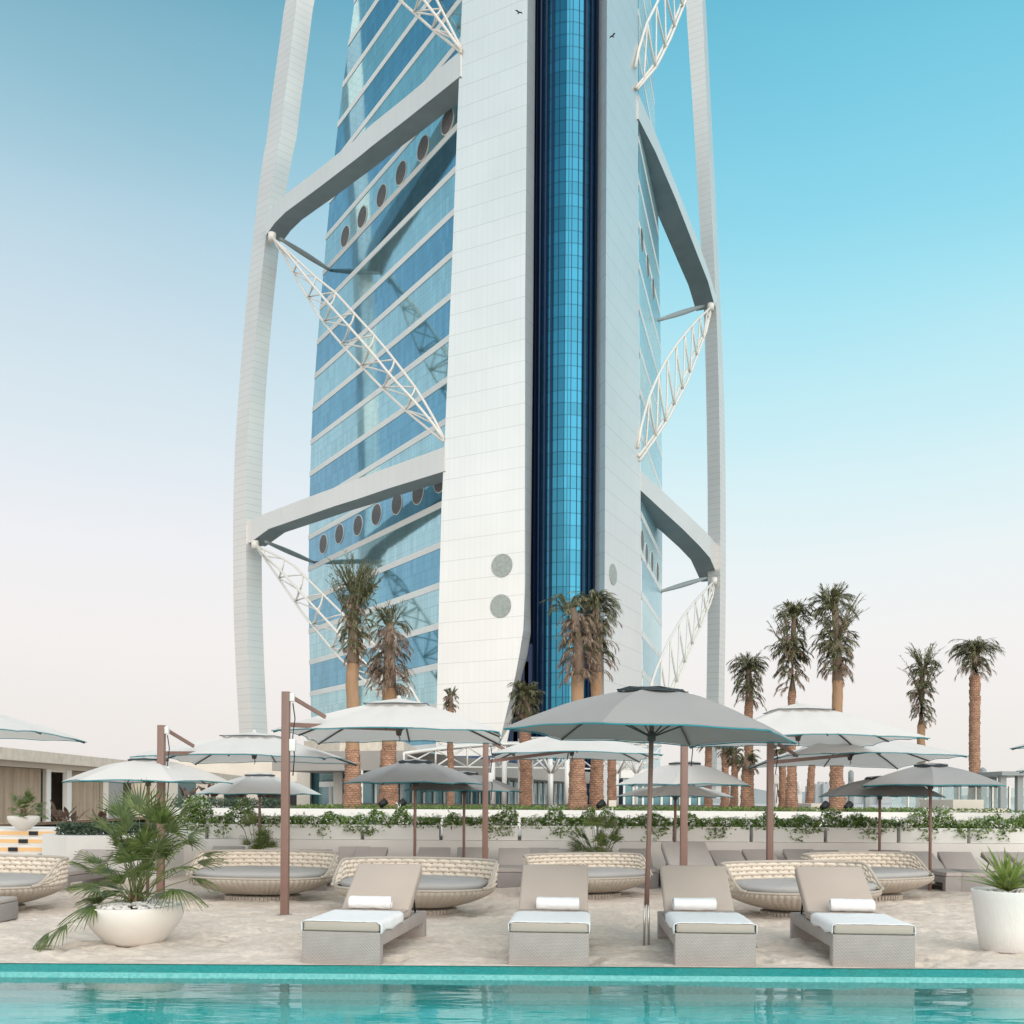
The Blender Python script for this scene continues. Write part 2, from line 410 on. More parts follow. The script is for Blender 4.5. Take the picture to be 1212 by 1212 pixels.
# ================================================================ TOWER
TO = V((8.9, 180.0, 1.25))
tower = thing('tower', TO, 'white sail-shaped tower with deep blue glass spine, porthole rows and white exoskeleton', 'tower')
pC_L = Plane2(*P(624, 500, 168.0).xy, -27)
pC_R = Plane2(*P(717, 500, 168.0).xy, 64)
cl = P(527, 500, 185.0)
pW_L = Plane2(cl.x, cl.y, -55.3)
crp = P(757, 500, 188.5)
pW_R = Plane2(crp.x, crp.y, 74.7)
pB_L = pB_LU = pB_LL = None
pB_R = Plane2(P(757, 500, 184.0).x, 184.0, 67.4)
ZS = [-1 + i * 4.0 for i in range(44)]

def loft(mb, e1, e2, zs, mat=0, off=None, u0=0.0, matf=None):
    for i in range(len(zs) - 1):
        a0, a1 = zs[i], zs[i + 1]
        p = [V((*e1(a0), a0)), V((*e2(a0), a0)), V((*e2(a1), a1)), V((*e1(a1), a1))]
        # u measured from the e2 edge base point
        q = V((*e2(60), 0))
        def uu(v):
            return u0 + math.hypot(v.x - q.x, v.y - q.y) * (1 if (v - q).x < 0 else -1)
        uv = [(uu(v), v.z) for v in p]
        if off is not None: p = [v + off for v in p]
        mb.quad(*p, mat=(matf(a0) if matf else mat), uv=uv)

def shift_edge(e, dx, dy):
    return lambda z: (e(z)[0] + dx, e(z)[1] + dy)

# core, left block
eA = edge(pC_L, [(-60, 549.5), (0, 547), (150, 541), (300, 535.5), (520, 526.5), (600, 522.5), (700, 520), (830, 517), (945, 515)])
eB = edge(pC_L, [(-60, 625), (0, 624.5), (363, 621.5), (700, 621.5), (752, 619), (800, 610), (850, 598), (945, 576)])
eC = edge(171.0, [(-60, 634), (0, 633.5), (363, 631), (700, 627.7), (752, 628), (775, 624), (800, 617), (850, 606), (945, 586)])
def _pl(z, a):
    x, y = eA(z); return Plane2(x - .05, y - .25, a)
pB_LU = _pl(137, -45.8); pB_LL = _pl(66, -45.8)
mb = MB()
loft(mb, eA, eB, ZS); loft(mb, eB, eC, ZS, u0=30)
loft(mb, shift_edge(eA, 3.5, 9.0), eA, ZS, u0=60)
loft(mb, eC, shift_edge(eC, 0.5, 9.0), ZS, u0=90)
mb.build('core_wall', M['white_panel'], tower, TO)
# core, right block
eD = edge(171.0, [(-60, 709), (0, 708.6), (363, 706), (700, 704), (945, 702.5)])
eE = edge(pC_R, [(-60, 719), (0, 718.4), (363, 717), (700, 715.5), (945, 714)])
eF = edge(pC_R, [(-60, 755), (0, 755), (363, 756), (560, 758), (800, 760), (945, 762)])
mb = MB()
loft(mb, eD, eE, ZS); loft(mb, eE, eF, ZS, u0=30)
loft(mb, shift_edge(eD, -0.5, 9.0), eD, ZS, u0=60)
loft(mb, eF, shift_edge(eF, -9.0, 6.0), ZS, u0=90)
mb.build('core_wall', M['white_panel'], tower, TO)
# glazed spine
cx = P(670, 400, 174.6)
mb = MB(); RC = 6.0; nf = 15; a_0 = -82; a_1 = 82
zt = [-1 + 2.15 * i for i in range(82)]
for k in range(nf):
    t0 = math.radians(a_0 + (a_1 - a_0) * k / nf); t1 = math.radians(a_0 + (a_1 - a_0) * (k + 1) / nf)
    def cp(t, z, r=RC): return V((cx.x + r * math.sin(t), 174.6 - r * math.cos(t), z))
    for (z0, z1) in [(-1.0, 173.0)]:
        mb.quad(cp(t0, z0), cp(t1, z0), cp(t1, z1), cp(t0, z1), uv=[(t0 * RC, z0), (t1 * RC, z0), (t1 * RC, z1), (t0 * RC, z1)])
mb.build('spine_glazing', M['glass_core'], tower, TO)
mb = MB()
for k in range(nf + 1):
    t0 = math.radians(a_0 + (a_1 - a_0) * k / nf)
    ad = abs(math.degrees(t0))
    dep = 0.10 if ad < 24 else 0.42 + (ad - 24) * 0.004
    th = 0.06 if ad < 24 else 0.17
    n = V((math.sin(t0), -math.cos(t0), 0)); s = V((math.cos(t0), math.sin(t0), 0))
    c = V((cx.x, 174.6, 0))
    poly = [c + n * (RC - .1) - s * th + V((0, 0, -1)), c + n * (RC + dep) - s * th + V((0, 0, -1)), c + n * (RC + dep) + s * th + V((0, 0, -1)), c + n * (RC - .1) + s * th + V((0, 0, -1))]
    mb.prism(poly, (0, 0, 174))
# dark return at the foot where the left wall is cut back
for i, (pxl, pyt) in enumerate([(621, 762), (615, 783), (608, 805), (602, 828)]):
    p = P(pxl, pyt, 172.2); mb.box(p.x, p.x + 1.6, 172.2, 173.5, 0, p.z)
mb.box(cx.x - 9, cx.x + 7, 176, 177, -1, 173)
mb.build('spine_fin', M['navy_fin'], tower, TO)
# grilles on the core
def disc(mbd, c, right, r, n_out, depth=0.15, n=28, ring=None, rmat=1, mat=0):
    up = V((0, 0, 1)); c = V(c)
    pts = [c + right * r * math.cos(2 * PI * k / n) + up * r * math.sin(2 * PI * k / n) for k in range(n)]
    mbd.prism([p + n_out * depth for p in pts], -n_out * depth * 1.5, mat)
    if ring:
        for k in range(n):
            a, b = 2 * PI * k / n, 2 * PI * (k + 1) / n
            q = []
            for rr, dd in ((r, depth + .04), (r + ring, depth + .04)):
                for an in (a, b):
                    q.append(c + right * rr * math.cos(an) + up * rr * math.sin(an) + n_out * dd)
            mbd.quad(q[0], q[1], q[3], q[2], mat=rmat)
            q2 = [c + right * (r + ring) * math.cos(an) + up * (r + ring) * math.sin(an) + n_out * dd for an in (a, b) for dd in (0, depth + .04)]
            mbd.quad(q2[0], q2[1], q2[3], q2[2], mat=rmat)
nCL = V((-pC_L.s * -1, -pC_L.c, 0)); nCL = V((pC_L.s, -pC_L.c, 0)); rCL = V((pC_L.c, pC_L.s, 0))
nCR = V((pC_R.s, -pC_R.c, 0)); rCR = V((pC_R.c, pC_R.s, 0))
for (px, py) in ((594, 669.5), (592.5, 717.5)):
    mb = MB(); c = pC_L.hit(px, py); disc(mb, c, rCL, 14.0 * c.y / F, nCL, 0.1)
    mb.build('core_grille', M['core_disc'], tower, TO)
for (px, py) in ((725.5, 680), (725.5, 725)):
    mb = MB(); c = pC_R.hit(px, py); disc(mb, c, rCR, 12.5 * c.y / F, nCR, 0.1)
    mb.build('core_grille', M['core_disc'], tower, TO)

# wings
nWL = V((pW_L.s, -pW_L.c, 0)); rWL = V((pW_L.c, pW_L.s, 0))
nWR = V((pW_R.s, -pW_R.c, 0)); rWR = V((pW_R.c, pW_R.s, 0))
eWL1 = edge(pW_L, [(-60, 428), (0, 420), (130, 402), (250, 389), (400, 376), (500, 369), (600, 366), (700, 365), (830, 367.5), (945, 371)])
eWL2 = edge(pW_L, [(-60, 551.5), (0, 549), (150, 543), (300, 537.5), (520, 528.5), (600, 524.5), (700, 522), (830, 519), (945, 517)])
eWR1 = edge(pW_R, [(-60, 755.6), (0, 755.6), (363, 756.6), (560, 758.6), (800, 760.6), (945, 762.6)])
eWR2 = edge(pW_R, [(-60, 768), (0, 770.5), (130, 775), (250, 779), (400, 782), (600, 784), (800, 783), (945, 781)])
DZ = 7.79; zb0 = 81.6 - DZ * 10
zs = [zb0 + DZ * i for i in range(-1, 27)]
def wingmat(z): return int(round((z - zb0) / DZ)) % 2
for (e1, e2, nn, side) in ((eWL1, eWL2, nWL, 'L'), (eWR1, eWR2, nWR, 'R')):
    mb = MB(); loft(mb, e1, e2, zs, matf=wingmat)
    back = -nn * 4
    eo = e1 if side == 'L' else e2
    for i in range(len(zs) - 1):
        a, b = V((*eo(zs[i]), zs[i])), V((*eo(zs[i + 1]), zs[i + 1]))
        mb.quad(a, b, b + back, a + back, mat=wingmat(zs[i]), uv=[(0, zs[i]), (0, zs[i + 1]), (4, zs[i + 1]), (4, zs[i])])
    g = mb.build('wing_glazing', [M['glass_light'], M['glass_dark']] if side == 'L' else [M['glass_paleL'], M['glass_paleD']], tower, TO)
    for z in zs:
        mb = MB(); z0, z1 = z - .62, z + .62
        p = [V((*e1(z0), z0)), V((*e2(z0), z0)), V((*e2(z1), z1)), V((*e1(z1), z1))]
        if side == 'L':
            ext = (p[0] - p[1]).normalized() * .15; p[0] += ext; p[3] += ext
        mb.prism([q + nn * (0.12 if side == 'L' else .03) for q in p], -nn * 0.4)
        mb.build('floor_band', M['band_white'], g, TO)
    if side == 'L':
        up_c = [(409, 280), (429, 257), (452, 232), (475, 205), (501, 175.5), (530, 144)]
        lo_c = [(383, 644), (402, 632), (424, 622), (446, 609), (470, 596), (495, 583.5), (521, 569)]
        for (px, py) in up_c + lo_c:
            c = pW_L.hit(px, py); mb = MB(); disc(mb, c, rWL, 2.2, nWL, 0.10, ring=0.16)
            mb.build('porthole', [M['porthole_grille'], M['white_steel']], g, TO)
    else:
        for (px, py) in [(759.5, 284), (766.5, 315), (773, 342), (760, 640), (765, 656), (771.5, 665), (778, 677)]:
            c = pW_R.hit(px, py); mb = MB(); disc(mb, c, rWR, 2.15, nWR, 0.03, ring=0.12)
            mb.build('porthole', [M['porthole_grille'], M['white_steel']], g, TO)

# masts
def mast(rows, Y0, dl, dr, db):
    mb = MB()
    pl = []
    for (py, l, c, r) in rows:
        pl.append((P(l, py, Y0 + dl), P(c, py, Y0), P(r, py, Y0 + dr), None))
    rings = []
    for (a, b, c, _) in pl:
        d = V((a.x + c.x - b.x, Y0 + db, b.z)); a = V((a.x, a.y, b.z)); c = V((c.x, c.y, b.z))
        rings.append([a, b, c, d])
    for i in range(len(rings) - 1):
        for k in range(4):
            k2 = (k + 1) % 4
            p = [rings[i][k], rings[i][k2], rings[i + 1][k2], rings[i + 1][k]]
            w = (p[0] - p[1]).length
            # joints of the panels run level: v = height
            mb.quad(*p, uv=[(k * 10 + 1, p[0].z), (k * 10 + 1 + w, p[1].z), (k * 10 + 1 + w, p[2].z), (k * 10 + 1, p[3].z)])
    return mb
L_rows = [(-90, 351, 367, 387), (0, 337, 352, 371), (155, 314, 331.5, 350), (220, 305.5, 322, 338), (313, 295, 310.5, 327), (380, 289, 304.5, 321), (450, 283, 297.5, 315), (525, 278, 292, 311), (600, 275.8, 291, 309.5), (700, 276, 291.5, 310), (773, 278, 293, 312), (865, 283, 298, 316.5), (945, 289, 304, 323)]
R_rows = [(-90, 805, 825.5, 829.5), (0, 812, 831, 836), (132, 820.7, 837, 842.5), (264, 828.5, 843, 849), (376, 834, 848.4, 854), (467, 836, 851, 857.5), (558, 837.5, 852.4, 859), (700, 838, 852.6, 859.3), (860, 835.6, 850, 857), (945, 833, 847, 854)]
def dense(rows):
    out = []
    for i in range(len(rows) - 1):
        for k in range(4):
            t = k / 4
            out.append(tuple(rows[i][j] + (rows[i + 1][j] - rows[i][j]) * t for j in range(4)))
    out.append(rows[-1]); return out
def smooth_rows(rows):
    r = dense(rows)
    for it in range(3):
        q = [list(x) for x in r]
        for i in range(1, len(r) - 1):
            for j in (1, 2, 3): q[i][j] = (r[i - 1][j] + 2 * r[i][j] + r[i + 1][j]) / 4
        r = [tuple(x) for x in q]
    return r
mast(smooth_rows(L_rows), 226, 3.0, 2.5, 6.5).build('mast', M['mast_panel'], tower, TO)
mast(smooth_rows(R_rows), 254, 2.0, 4.0, 7.0).build('mast', M['mast_panel'], tower, TO)

# box beams from mast to core
def beam(plane, top, bot, thick_dir, thick):
    """front face outline by traced points; underside gets its own grey"""
    n = len(top)
    T = [plane.hit(*p) for p in top]; B = [plane.hit(*p) for p in bot]
    off = thick_dir * thick
    mb = MB(); s = 0
    for i in range(n - 1):
        l = (B[i + 1] - B[i]).length
        uv = [(s, 1), (s + l, 1), (s + l, 5), (s, 5)]
        mb.quad(B[i], B[i + 1], T[i + 1], T[i], uv=uv)
        mb.quad(B[i] + off, T[i] + off, T[i + 1] + off, B[i + 1] + off, uv=uv)
        mb.quad(T[i], T[i + 1], T[i + 1] + off, T[i] + off, uv=uv)
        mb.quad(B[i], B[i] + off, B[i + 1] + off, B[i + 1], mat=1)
        s += l
    for i in (0, n - 1):
        mb.quad(B[i], T[i], T[i] + off, B[i] + off)
    return mb
bk = V((0.72, 0.69, 0))
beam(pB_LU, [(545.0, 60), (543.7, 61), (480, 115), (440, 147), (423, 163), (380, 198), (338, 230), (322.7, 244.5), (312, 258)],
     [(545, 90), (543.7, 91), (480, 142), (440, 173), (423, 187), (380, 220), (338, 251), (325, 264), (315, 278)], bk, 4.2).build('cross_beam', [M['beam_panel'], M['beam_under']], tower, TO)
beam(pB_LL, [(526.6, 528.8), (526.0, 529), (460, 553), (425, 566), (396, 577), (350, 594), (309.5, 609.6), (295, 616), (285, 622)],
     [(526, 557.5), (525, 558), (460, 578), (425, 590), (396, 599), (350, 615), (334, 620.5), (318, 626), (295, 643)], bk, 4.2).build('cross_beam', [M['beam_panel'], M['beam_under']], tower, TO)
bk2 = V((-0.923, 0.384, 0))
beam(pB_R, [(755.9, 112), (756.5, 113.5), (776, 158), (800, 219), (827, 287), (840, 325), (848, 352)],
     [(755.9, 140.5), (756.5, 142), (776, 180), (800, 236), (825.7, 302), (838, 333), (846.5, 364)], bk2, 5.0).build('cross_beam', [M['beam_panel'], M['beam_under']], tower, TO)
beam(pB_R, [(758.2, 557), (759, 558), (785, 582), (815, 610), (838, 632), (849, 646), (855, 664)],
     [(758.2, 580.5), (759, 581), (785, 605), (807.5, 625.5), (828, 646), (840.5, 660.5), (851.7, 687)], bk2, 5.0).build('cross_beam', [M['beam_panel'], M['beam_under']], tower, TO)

# lattice trusses
def resample(pts, n):
    d = [0]
    for i in range(len(pts) - 1): d.append(d[-1] + (pts[i + 1] - pts[i]).length)
    out = []
    for k in range(n + 1):
        q = d[-1] * k / n
        for i in range(len(pts) - 1):
            if q <= d[i + 1] + 1e-6:
                t = (q - d[i]) / max(1e-6, d[i + 1] - d[i]); out.append(pts[i].lerp(pts[i + 1], t)); break
    return out
def arc(a, b, bow):
    a = V(a); b = V(b); m = (a + b) / 2 + bow
    return [a.lerp(m, t).lerp(m.lerp(b, t), t) for t in (0, .25, .5, .75, 1)]
def truss(plane, A, B, C, n, fwd, depth, rc=.3, rb=.2, lite=False):
    A = [plane.hit(*p) for p in A]; B = [plane.hit(*p) for p in B]; C = [plane.hit(*p) for p in C]
    A = resample(A, n * 2); B = resample(B, n * 2); C = resample(C, n * 2)
    Bn = []
    for i, b in enumerate(B):
        k = depth * math.sin(PI * i / (2 * n)) / b.y
        Bn.append(V((b.x * (1 - k), b.y * (1 - k), CH + (b.z - CH) * (1 - k))))
    B = Bn
    mb = MB()
    for c in (A, B, C): mb.tube(c, rc * .85, 8)
    for i in range(1, 2 * n - 1, 2):
        ax = (A[i + 1] - A[i]).normalized()
        for (s, e) in ((A[i], C[i + 1]), (C[i], A[i + 1])):
            pass
        w = (A[i] - C[i]).length * .10
        mb.tube(arc(A[i], B[i], ax * w * 1.6), rb, 6); mb.tube(arc(C[i], B[i], ax * w * 1.6), rb, 6)
        if not lite: mb.tube(arc(A[i], C[i], ax * w * 2.5), rb, 6)
        if i + 2 <= 2 * n:
            mb.tube(arc(A[i], B[i + 2], ax * -w), rb * .8, 6)
            if not lite: mb.tube(arc(A[i], C[i + 2], -ax * w), rb * .8, 6)
    for c in (A, B, C):
        pass
    mb.lathe([(0, -.9), (.9, -.9), (.9, .9), (0, .9)], 12, A[0])
    return mb
truss(pB_LL, [(322, 281), (339.6, 309), (357, 340.5), (376, 372), (392, 393), (413.5, 418), (443, 450), (473, 479.5), (502.6, 504.7), (525, 522)],
      [(322, 281), (342, 302), (366, 332.6), (392, 363), (419, 393), (441.7, 419), (464, 446.7), (488, 472), (508.6, 496), (525, 520)],
      [(322, 281), (347.5, 303.6), (371, 326), (397.7, 347), (424, 376), (448, 402.6), (462.5, 420), (471.4, 432), (495, 463), (513, 494), (525, 518)],
      9, None, 5.0).build('lattice_truss', M['truss_paint'], tower, TO)
truss(pB_LL, [(302, 645), (322, 673.5), (359, 727), (400, 777), (450, 822), (522, 880)],
      [(302, 645), (330, 673), (380, 727), (425, 777), (470, 825), (522, 878)],
      [(302, 645), (344.6, 666), (402, 723), (445, 765), (485, 812), (522, 876)],
      9, None, 5.0).build('lattice_truss', M['truss_paint'], tower, TO)
truss(pB_LU, [(395, -100), (435, -45), (473, 0), (510, 33), (546, 62)],
      [(400, -130), (440, -90), (500, -2), (523, 28), (546, 60)],
      [(420, -150), (470, -85), (516, -2), (532, 30), (546, 58)],
      8, None, 5.0).build('lattice_truss', M['truss_paint'], tower, TO)
truss(pB_R, [(841, 364), (824, 380), (814.5, 391), (800, 409), (788, 427), (777, 449), (768, 471), (760, 498), (755, 530)],
      [(842, 366), (836, 392), (822, 430), (813, 453), (802, 474), (791, 496), (777, 517), (757, 545)],
      [(841, 366), (834, 392.7), (826, 410), (818, 427), (809, 449), (799, 471), (789, 491), (776, 512.5), (756, 540)],
      9, None, 3.0, rc=.32, rb=.25, lite=True).build('lattice_truss', M['truss_paint'], tower, TO)
truss(pB_R, [(845, 688), (824, 710), (807.5, 730.7), (791, 759.5), (774.5, 796.7), (762, 840), (757, 870)],
      [(846, 690), (843, 708), (833, 733), (819, 766), (800, 812), (780, 855), (760, 885)],
      [(845, 690), (840.5, 706), (830, 730.7), (816, 763.7), (797, 809), (778, 850), (758, 880)],
      9, None, 3.0, rc=.32, rb=.25, lite=True).build('lattice_truss', M['truss_paint'], tower, TO)
truss(pB_R, [(822, -110), (806, -60), (779.5, 0), (764.6, 29.7), (756, 59), (752, 80)],
      [(832, -110), (824, -45), (812, 0), (794, 45), (777, 79), (754, 106)],
      [(830, -110), (822, -45), (808, 0), (791, 43), (774.5, 76), (753, 104)],
      8, None, 3.0, rc=.32, rb=.25, lite=True).build('lattice_truss', M['truss_paint'], tower, TO)
# tie rods
def rod(a, Ya, plane, b):
    pa = P(a[0], a[1], Ya); pb = plane.hit(*b)
    mb = MB(); n = 10
    mb.tube([pa.lerp(pb, i / n) for i in range(n + 1)], lambda t: .32 + .3 * math.sin(PI * t), 8)
    mb.build('tie_rod', M['rod_grey'], tower, TO)
rod((331, 282), 222, pW_L, (391, 320)); rod((314, 641), 222, pW_L, (372, 666))
rod((833, 362), 250, pW_R, (779, 379)); rod((836, 684), 250, pW_R, (782, 700))

# ================================================================ BIRDS
def bird(px, py, Y, rz, label):
    t = thing('bird', P(px, py, Y), label, 'bird', rz=rz)
    mb = MB(); mb.tube([(0, -.22, 0), (0, -.1, .01), (0, .1, .01), (0, .3, 0)], lambda q: .02 + .06 * math.sin(PI * min(1, q * .95 + .03)), 8); mb.build('body', M['bird'], t)
    for s in (-1, 1):
        mb = MB(); q = [(0, -.08, .02), (s * .3, -.14, .14), (s * .55, .0, .06), (s * .3, .08, .12), (0, .1, .02)]
        mb.prism([V(v) for v in q], (0, 0, .012)); mb.build('wing', M['bird'], t)
bird(614, 15, 120, .5, 'small dark bird gliding before the pale wall left of the glass spine')
bird(725, 43, 120, -.9, 'small dark bird flying just right of the glass spine')
# ================================================================ GROUND, POOL, SEA
def sand_mat():
    m = bpy.data.materials.new('sand'); m.use_nodes = True; t = NT(m)
    tc = t.new('ShaderNodeTexCoord')
    def nz(sc, det=6, st=None):
        n = t.new('ShaderNodeTexNoise'); n.inputs['Scale'].default_value = sc; n.inputs['Detail'].default_value = det
        if st:
            mp = t.new('ShaderNodeMapping'); mp.inputs['Scale'].default_value = st; t.link(tc.outputs['Object'], mp.inputs[0]); t.link(mp.outputs[0], n.inputs['Vector'])
        else: t.link(tc.outputs['Object'], n.inputs['Vector'])
        return n
    a = nz(1.2, 8); b = nz(14, 6); c = nz(350, 2)
    rp = t.new('ShaderNodeValToRGB'); e = rp.color_ramp.elements
    e[0].position = .3; e[0].color = (0.64, 0.545, 0.465, 1); e[1].position = .7; e[1].color = (0.75, 0.655, 0.575, 1)
    t.link(a.outputs[0], rp.inputs[0])
    mr = t.new('ShaderNodeMapRange'); mr.inputs[1].default_value = .3; mr.inputs[2].default_value = .7; mr.inputs[3].default_value = .86; mr.inputs[4].default_value = 1.08
    t.link(b.outputs[0], mr.inputs[0])
    mr2 = t.new('ShaderNodeMapRange'); mr2.inputs[1].default_value = .3; mr2.inputs[2].default_value = .7; mr2.inputs[3].default_value = .85; mr2.inputs[4].default_value = 1.1
    t.link(c.outputs[0], mr2.inputs[0])
    mu = t.new('ShaderNodeMath', operation='MULTIPLY'); t.link(mr.outputs[0], mu.inputs[0]); t.link(mr2.outputs[0], mu.inputs[1])
    sc = t.new('ShaderNodeVectorMath', operation='SCALE'); t.link(rp.outputs[0], sc.inputs[0]); t.link(mu.outputs[0], sc.inputs['Scale'])
    t.link(sc.outputs[0], t.b.inputs['Base Color']); t.b.inputs['Roughness'].default_value = .95
    t.b.inputs['Specular IOR Level'].default_value = .2
    d = nz(5.5, 5); bp = t.new('ShaderNodeBump'); bp.inputs['Strength'].default_value = .7; bp.inputs['Distance'].default_value = .05
    t.link(d.outputs[0], bp.inputs['Height'])
    bp2 = t.new('ShaderNodeBump'); bp2.inputs['Strength'].default_value = .5; bp2.inputs['Distance'].default_value = .01
    t.link(b.outputs[0], bp2.inputs['Height']); t.link(bp.outputs[0], bp2.inputs['Normal'])
    t.link(bp2.outputs[0], t.b.inputs['Normal'])
    return m
M['sand'] = sand_mat()
POOL_Y = 8.90
# sand: fine displaced sheet near, sides run on flat
prints = [(random.uniform(-9, 9), random.uniform(9.1, 16), random.uniform(0, 6.28)) for _ in range(700)]
NX, NY = 400, 190
x0s, x1s, y0s, y1s = -13.0, 13.0, POOL_Y, 19.2
hts = [[0.0] * (NX + 1) for _ in range(NY + 1)]
for j in range(NY + 1):
    for i in range(NX + 1):
        x = x0s + (x1s - x0s) * i / NX; y = y0s + (y1s - y0s) * j / NY
        h = noise.noise((x * .9, y * .9, 0)) * .034 + noise.noise((x * 3.1, y * 3.1, 4)) * .026 + noise.noise((x * 7.5, y * 7.5, 9)) * .009
        edge_f = min(1, (y - POOL_Y) / .25)
        hts[j][i] = (h - .012) * edge_f
dxs = (x1s - x0s) / NX; dys = (y1s - y0s) / NY
for (fx, fy, fa) in prints:
    ci = int((fx - x0s) / dxs); cj = int((fy - y0s) / dys)
    for j in range(max(5, cj - 5), min(NY, cj + 6)):
        for i in range(max(0, ci - 5), min(NX, ci + 6)):
            x = x0s + dxs * i - fx; y = y0s + dys * j - fy
            u = (x * math.cos(fa) + y * math.sin(fa)) / .15; w = (-x * math.sin(fa) + y * math.cos(fa)) / .065
            r2 = u * u + w * w
            hts[j][i] += -.036 * math.exp(-r2) + .015 * math.exp(-(math.sqrt(r2) - 1.5) ** 2 * 3)
mb = MB()
vs = [(x0s + dxs * i, y0s + dys * j, hts[j][i]) for j in range(NY + 1) for i in range(NX + 1)]
fs = [(j * (NX + 1) + i, j * (NX + 1) + i + 1, (j + 1) * (NX + 1) + i + 1, (j + 1) * (NX + 1) + i) for j in range(NY) for i in range(NX)]
mb.add(vs, fs, smooth=True)
for (a, b) in ((-80, -13), (13, 80)):
    mb.quad((a, POOL_Y, -.01), (b, POOL_Y, -.01), (b, 19.2, -.01), (a, 19.2, -.01))
tag(mb.build('sand', M['sand']), 'pale rippled beach sand between the pool and the white planter wall', kind='structure')

mb = MB()
mb.quad((-4000, 19.15, -.05), (60, 19.15, -.05), (60, 420, -.05), (-4000, 420, -.05))
mb.quad((60, 19.15, -.05), (130, 19.15, -.05), (130, 60, -.05), (60, 60, -.05))
mb.quad((-4000, -400, -.06), (-80, -400, -.06), (-80, 19.15, -.06), (-4000, 19.15, -.06))
mb.quad((80, -400, -.06), (130, -400, -.06), (130, 19.15, -.06), (80, 19.15, -.06))
mb.quad((-80, -400, -.06), (80, -400, -.06), (80, -22, -.06), (-80, -22, -.06))
tag(mb.build('ground', M['paving']), 'pale ground of the island under the terraces and the tower', kind='structure')
seam = mat('sea_water', (0.10, 0.20, 0.22, 1), .12, bump=.4, bscale=.6)
mb = MB(); mb.quad((-30000, -30000, -2.5), (30000, -30000, -2.5), (30000, 30000, -2.5), (-30000, 30000, -2.5))
tag(mb.build('sea', seam), 'hazy sea around the island', kind='structure')

# pool
def tile_mat(name, c1, c2, sc, rough=.25):
    m = bpy.data.materials.new(name); m.use_nodes = True; t = NT(m)
    tc = t.new('ShaderNodeTexCoord')
    mp = t.new('ShaderNodeMapping'); mp.inputs['Rotation'].default_value = (0, 0, 0)
    t.link(tc.outputs['Object'], mp.inputs[0])
    vo = t.new('ShaderNodeTexVoronoi', distance='CHEBYCHEV'); vo.inputs['Scale'].default_value = sc; vo.inputs['Randomness'].default_value = 0
    t.link(mp.outputs[0], vo.inputs[0])
    wn = t.new('ShaderNodeSeparateColor'); t.link(vo.outputs['Color'], wn.inputs[0])
    mx = t.new('ShaderNodeMix', data_type='RGBA'); mx.inputs[6].default_value = c1; mx.inputs[7].default_value = c2
    t.link(wn.outputs[0], mx.inputs[0])
    t.link(mx.outputs[2], t.b.inputs['Base Color']); t.b.inputs['Roughness'].default_value = rough; t.b.inputs['Specular IOR Level'].default_value = .25
    return m
M['mosaic'] = tile_mat('mosaic', (0.0, 0.23, 0.22, 1), (0.01, 0.38, 0.35, 1), 45, .55)
M['pool_tile'] = tile_mat('pool_tile', (0.11, 0.76, 0.77, 1), (0.20, 0.86, 0.86, 1), 20, .4)
M['pool_ledge'] = tile_mat('pool_ledge', (0.13, 0.44, 0.43, 1), (0.22, 0.54, 0.53, 1), 45, .4)
mb = MB()
mb.box(-40, 40, 8.492, POOL_Y + .03, -.30, -.006)
cop = tag(mb.build('pool_coping', M['mosaic']), 'teal mosaic edge of the pool where the sand ends', kind='structure')
mb = MB()
mb.quad((-40, -20, -.95), (40, -20, -.95), (40, 8.2, -.95), (-40, 8.2, -.95))
mb.quad((-40, 8.2, -.95), (40, 8.2, -.95), (40, 8.2, -.16), (-40, 8.2, -.16))
mb.quad((-40, -20, -.95), (-40, -20, 0), (40, -20, 0), (40, -20, -.95))
mb.quad((-40, -20, -.95), (-40, 8.2, -.95), (-40, 8.2, 0), (-40, -20, 0))
mb.quad((40, -20, -.95), (40, 8.2, -.95), (40, 8.2, 0), (40, -20, 0))
tag(mb.build('pool_basin', M['pool_tile']), 'teal tiled floor and walls of the swimming pool', kind='structure')
mb = MB(); mb.box(-40, 40, 8.47, 8.489, -.30, -.004); tag(mb.build('pool_edge_trim', M['pool_ledge']), 'pale teal inner face of the pool edge above the water', kind='structure')
mb = MB(); mb.box(-39.9, 39.9, 8.15, 8.467, -.20, -.16)
tag(mb.build('pool_ledge', M['pool_ledge']), 'shallow pale teal ledge just under the water at the pool edge', kind='structure')
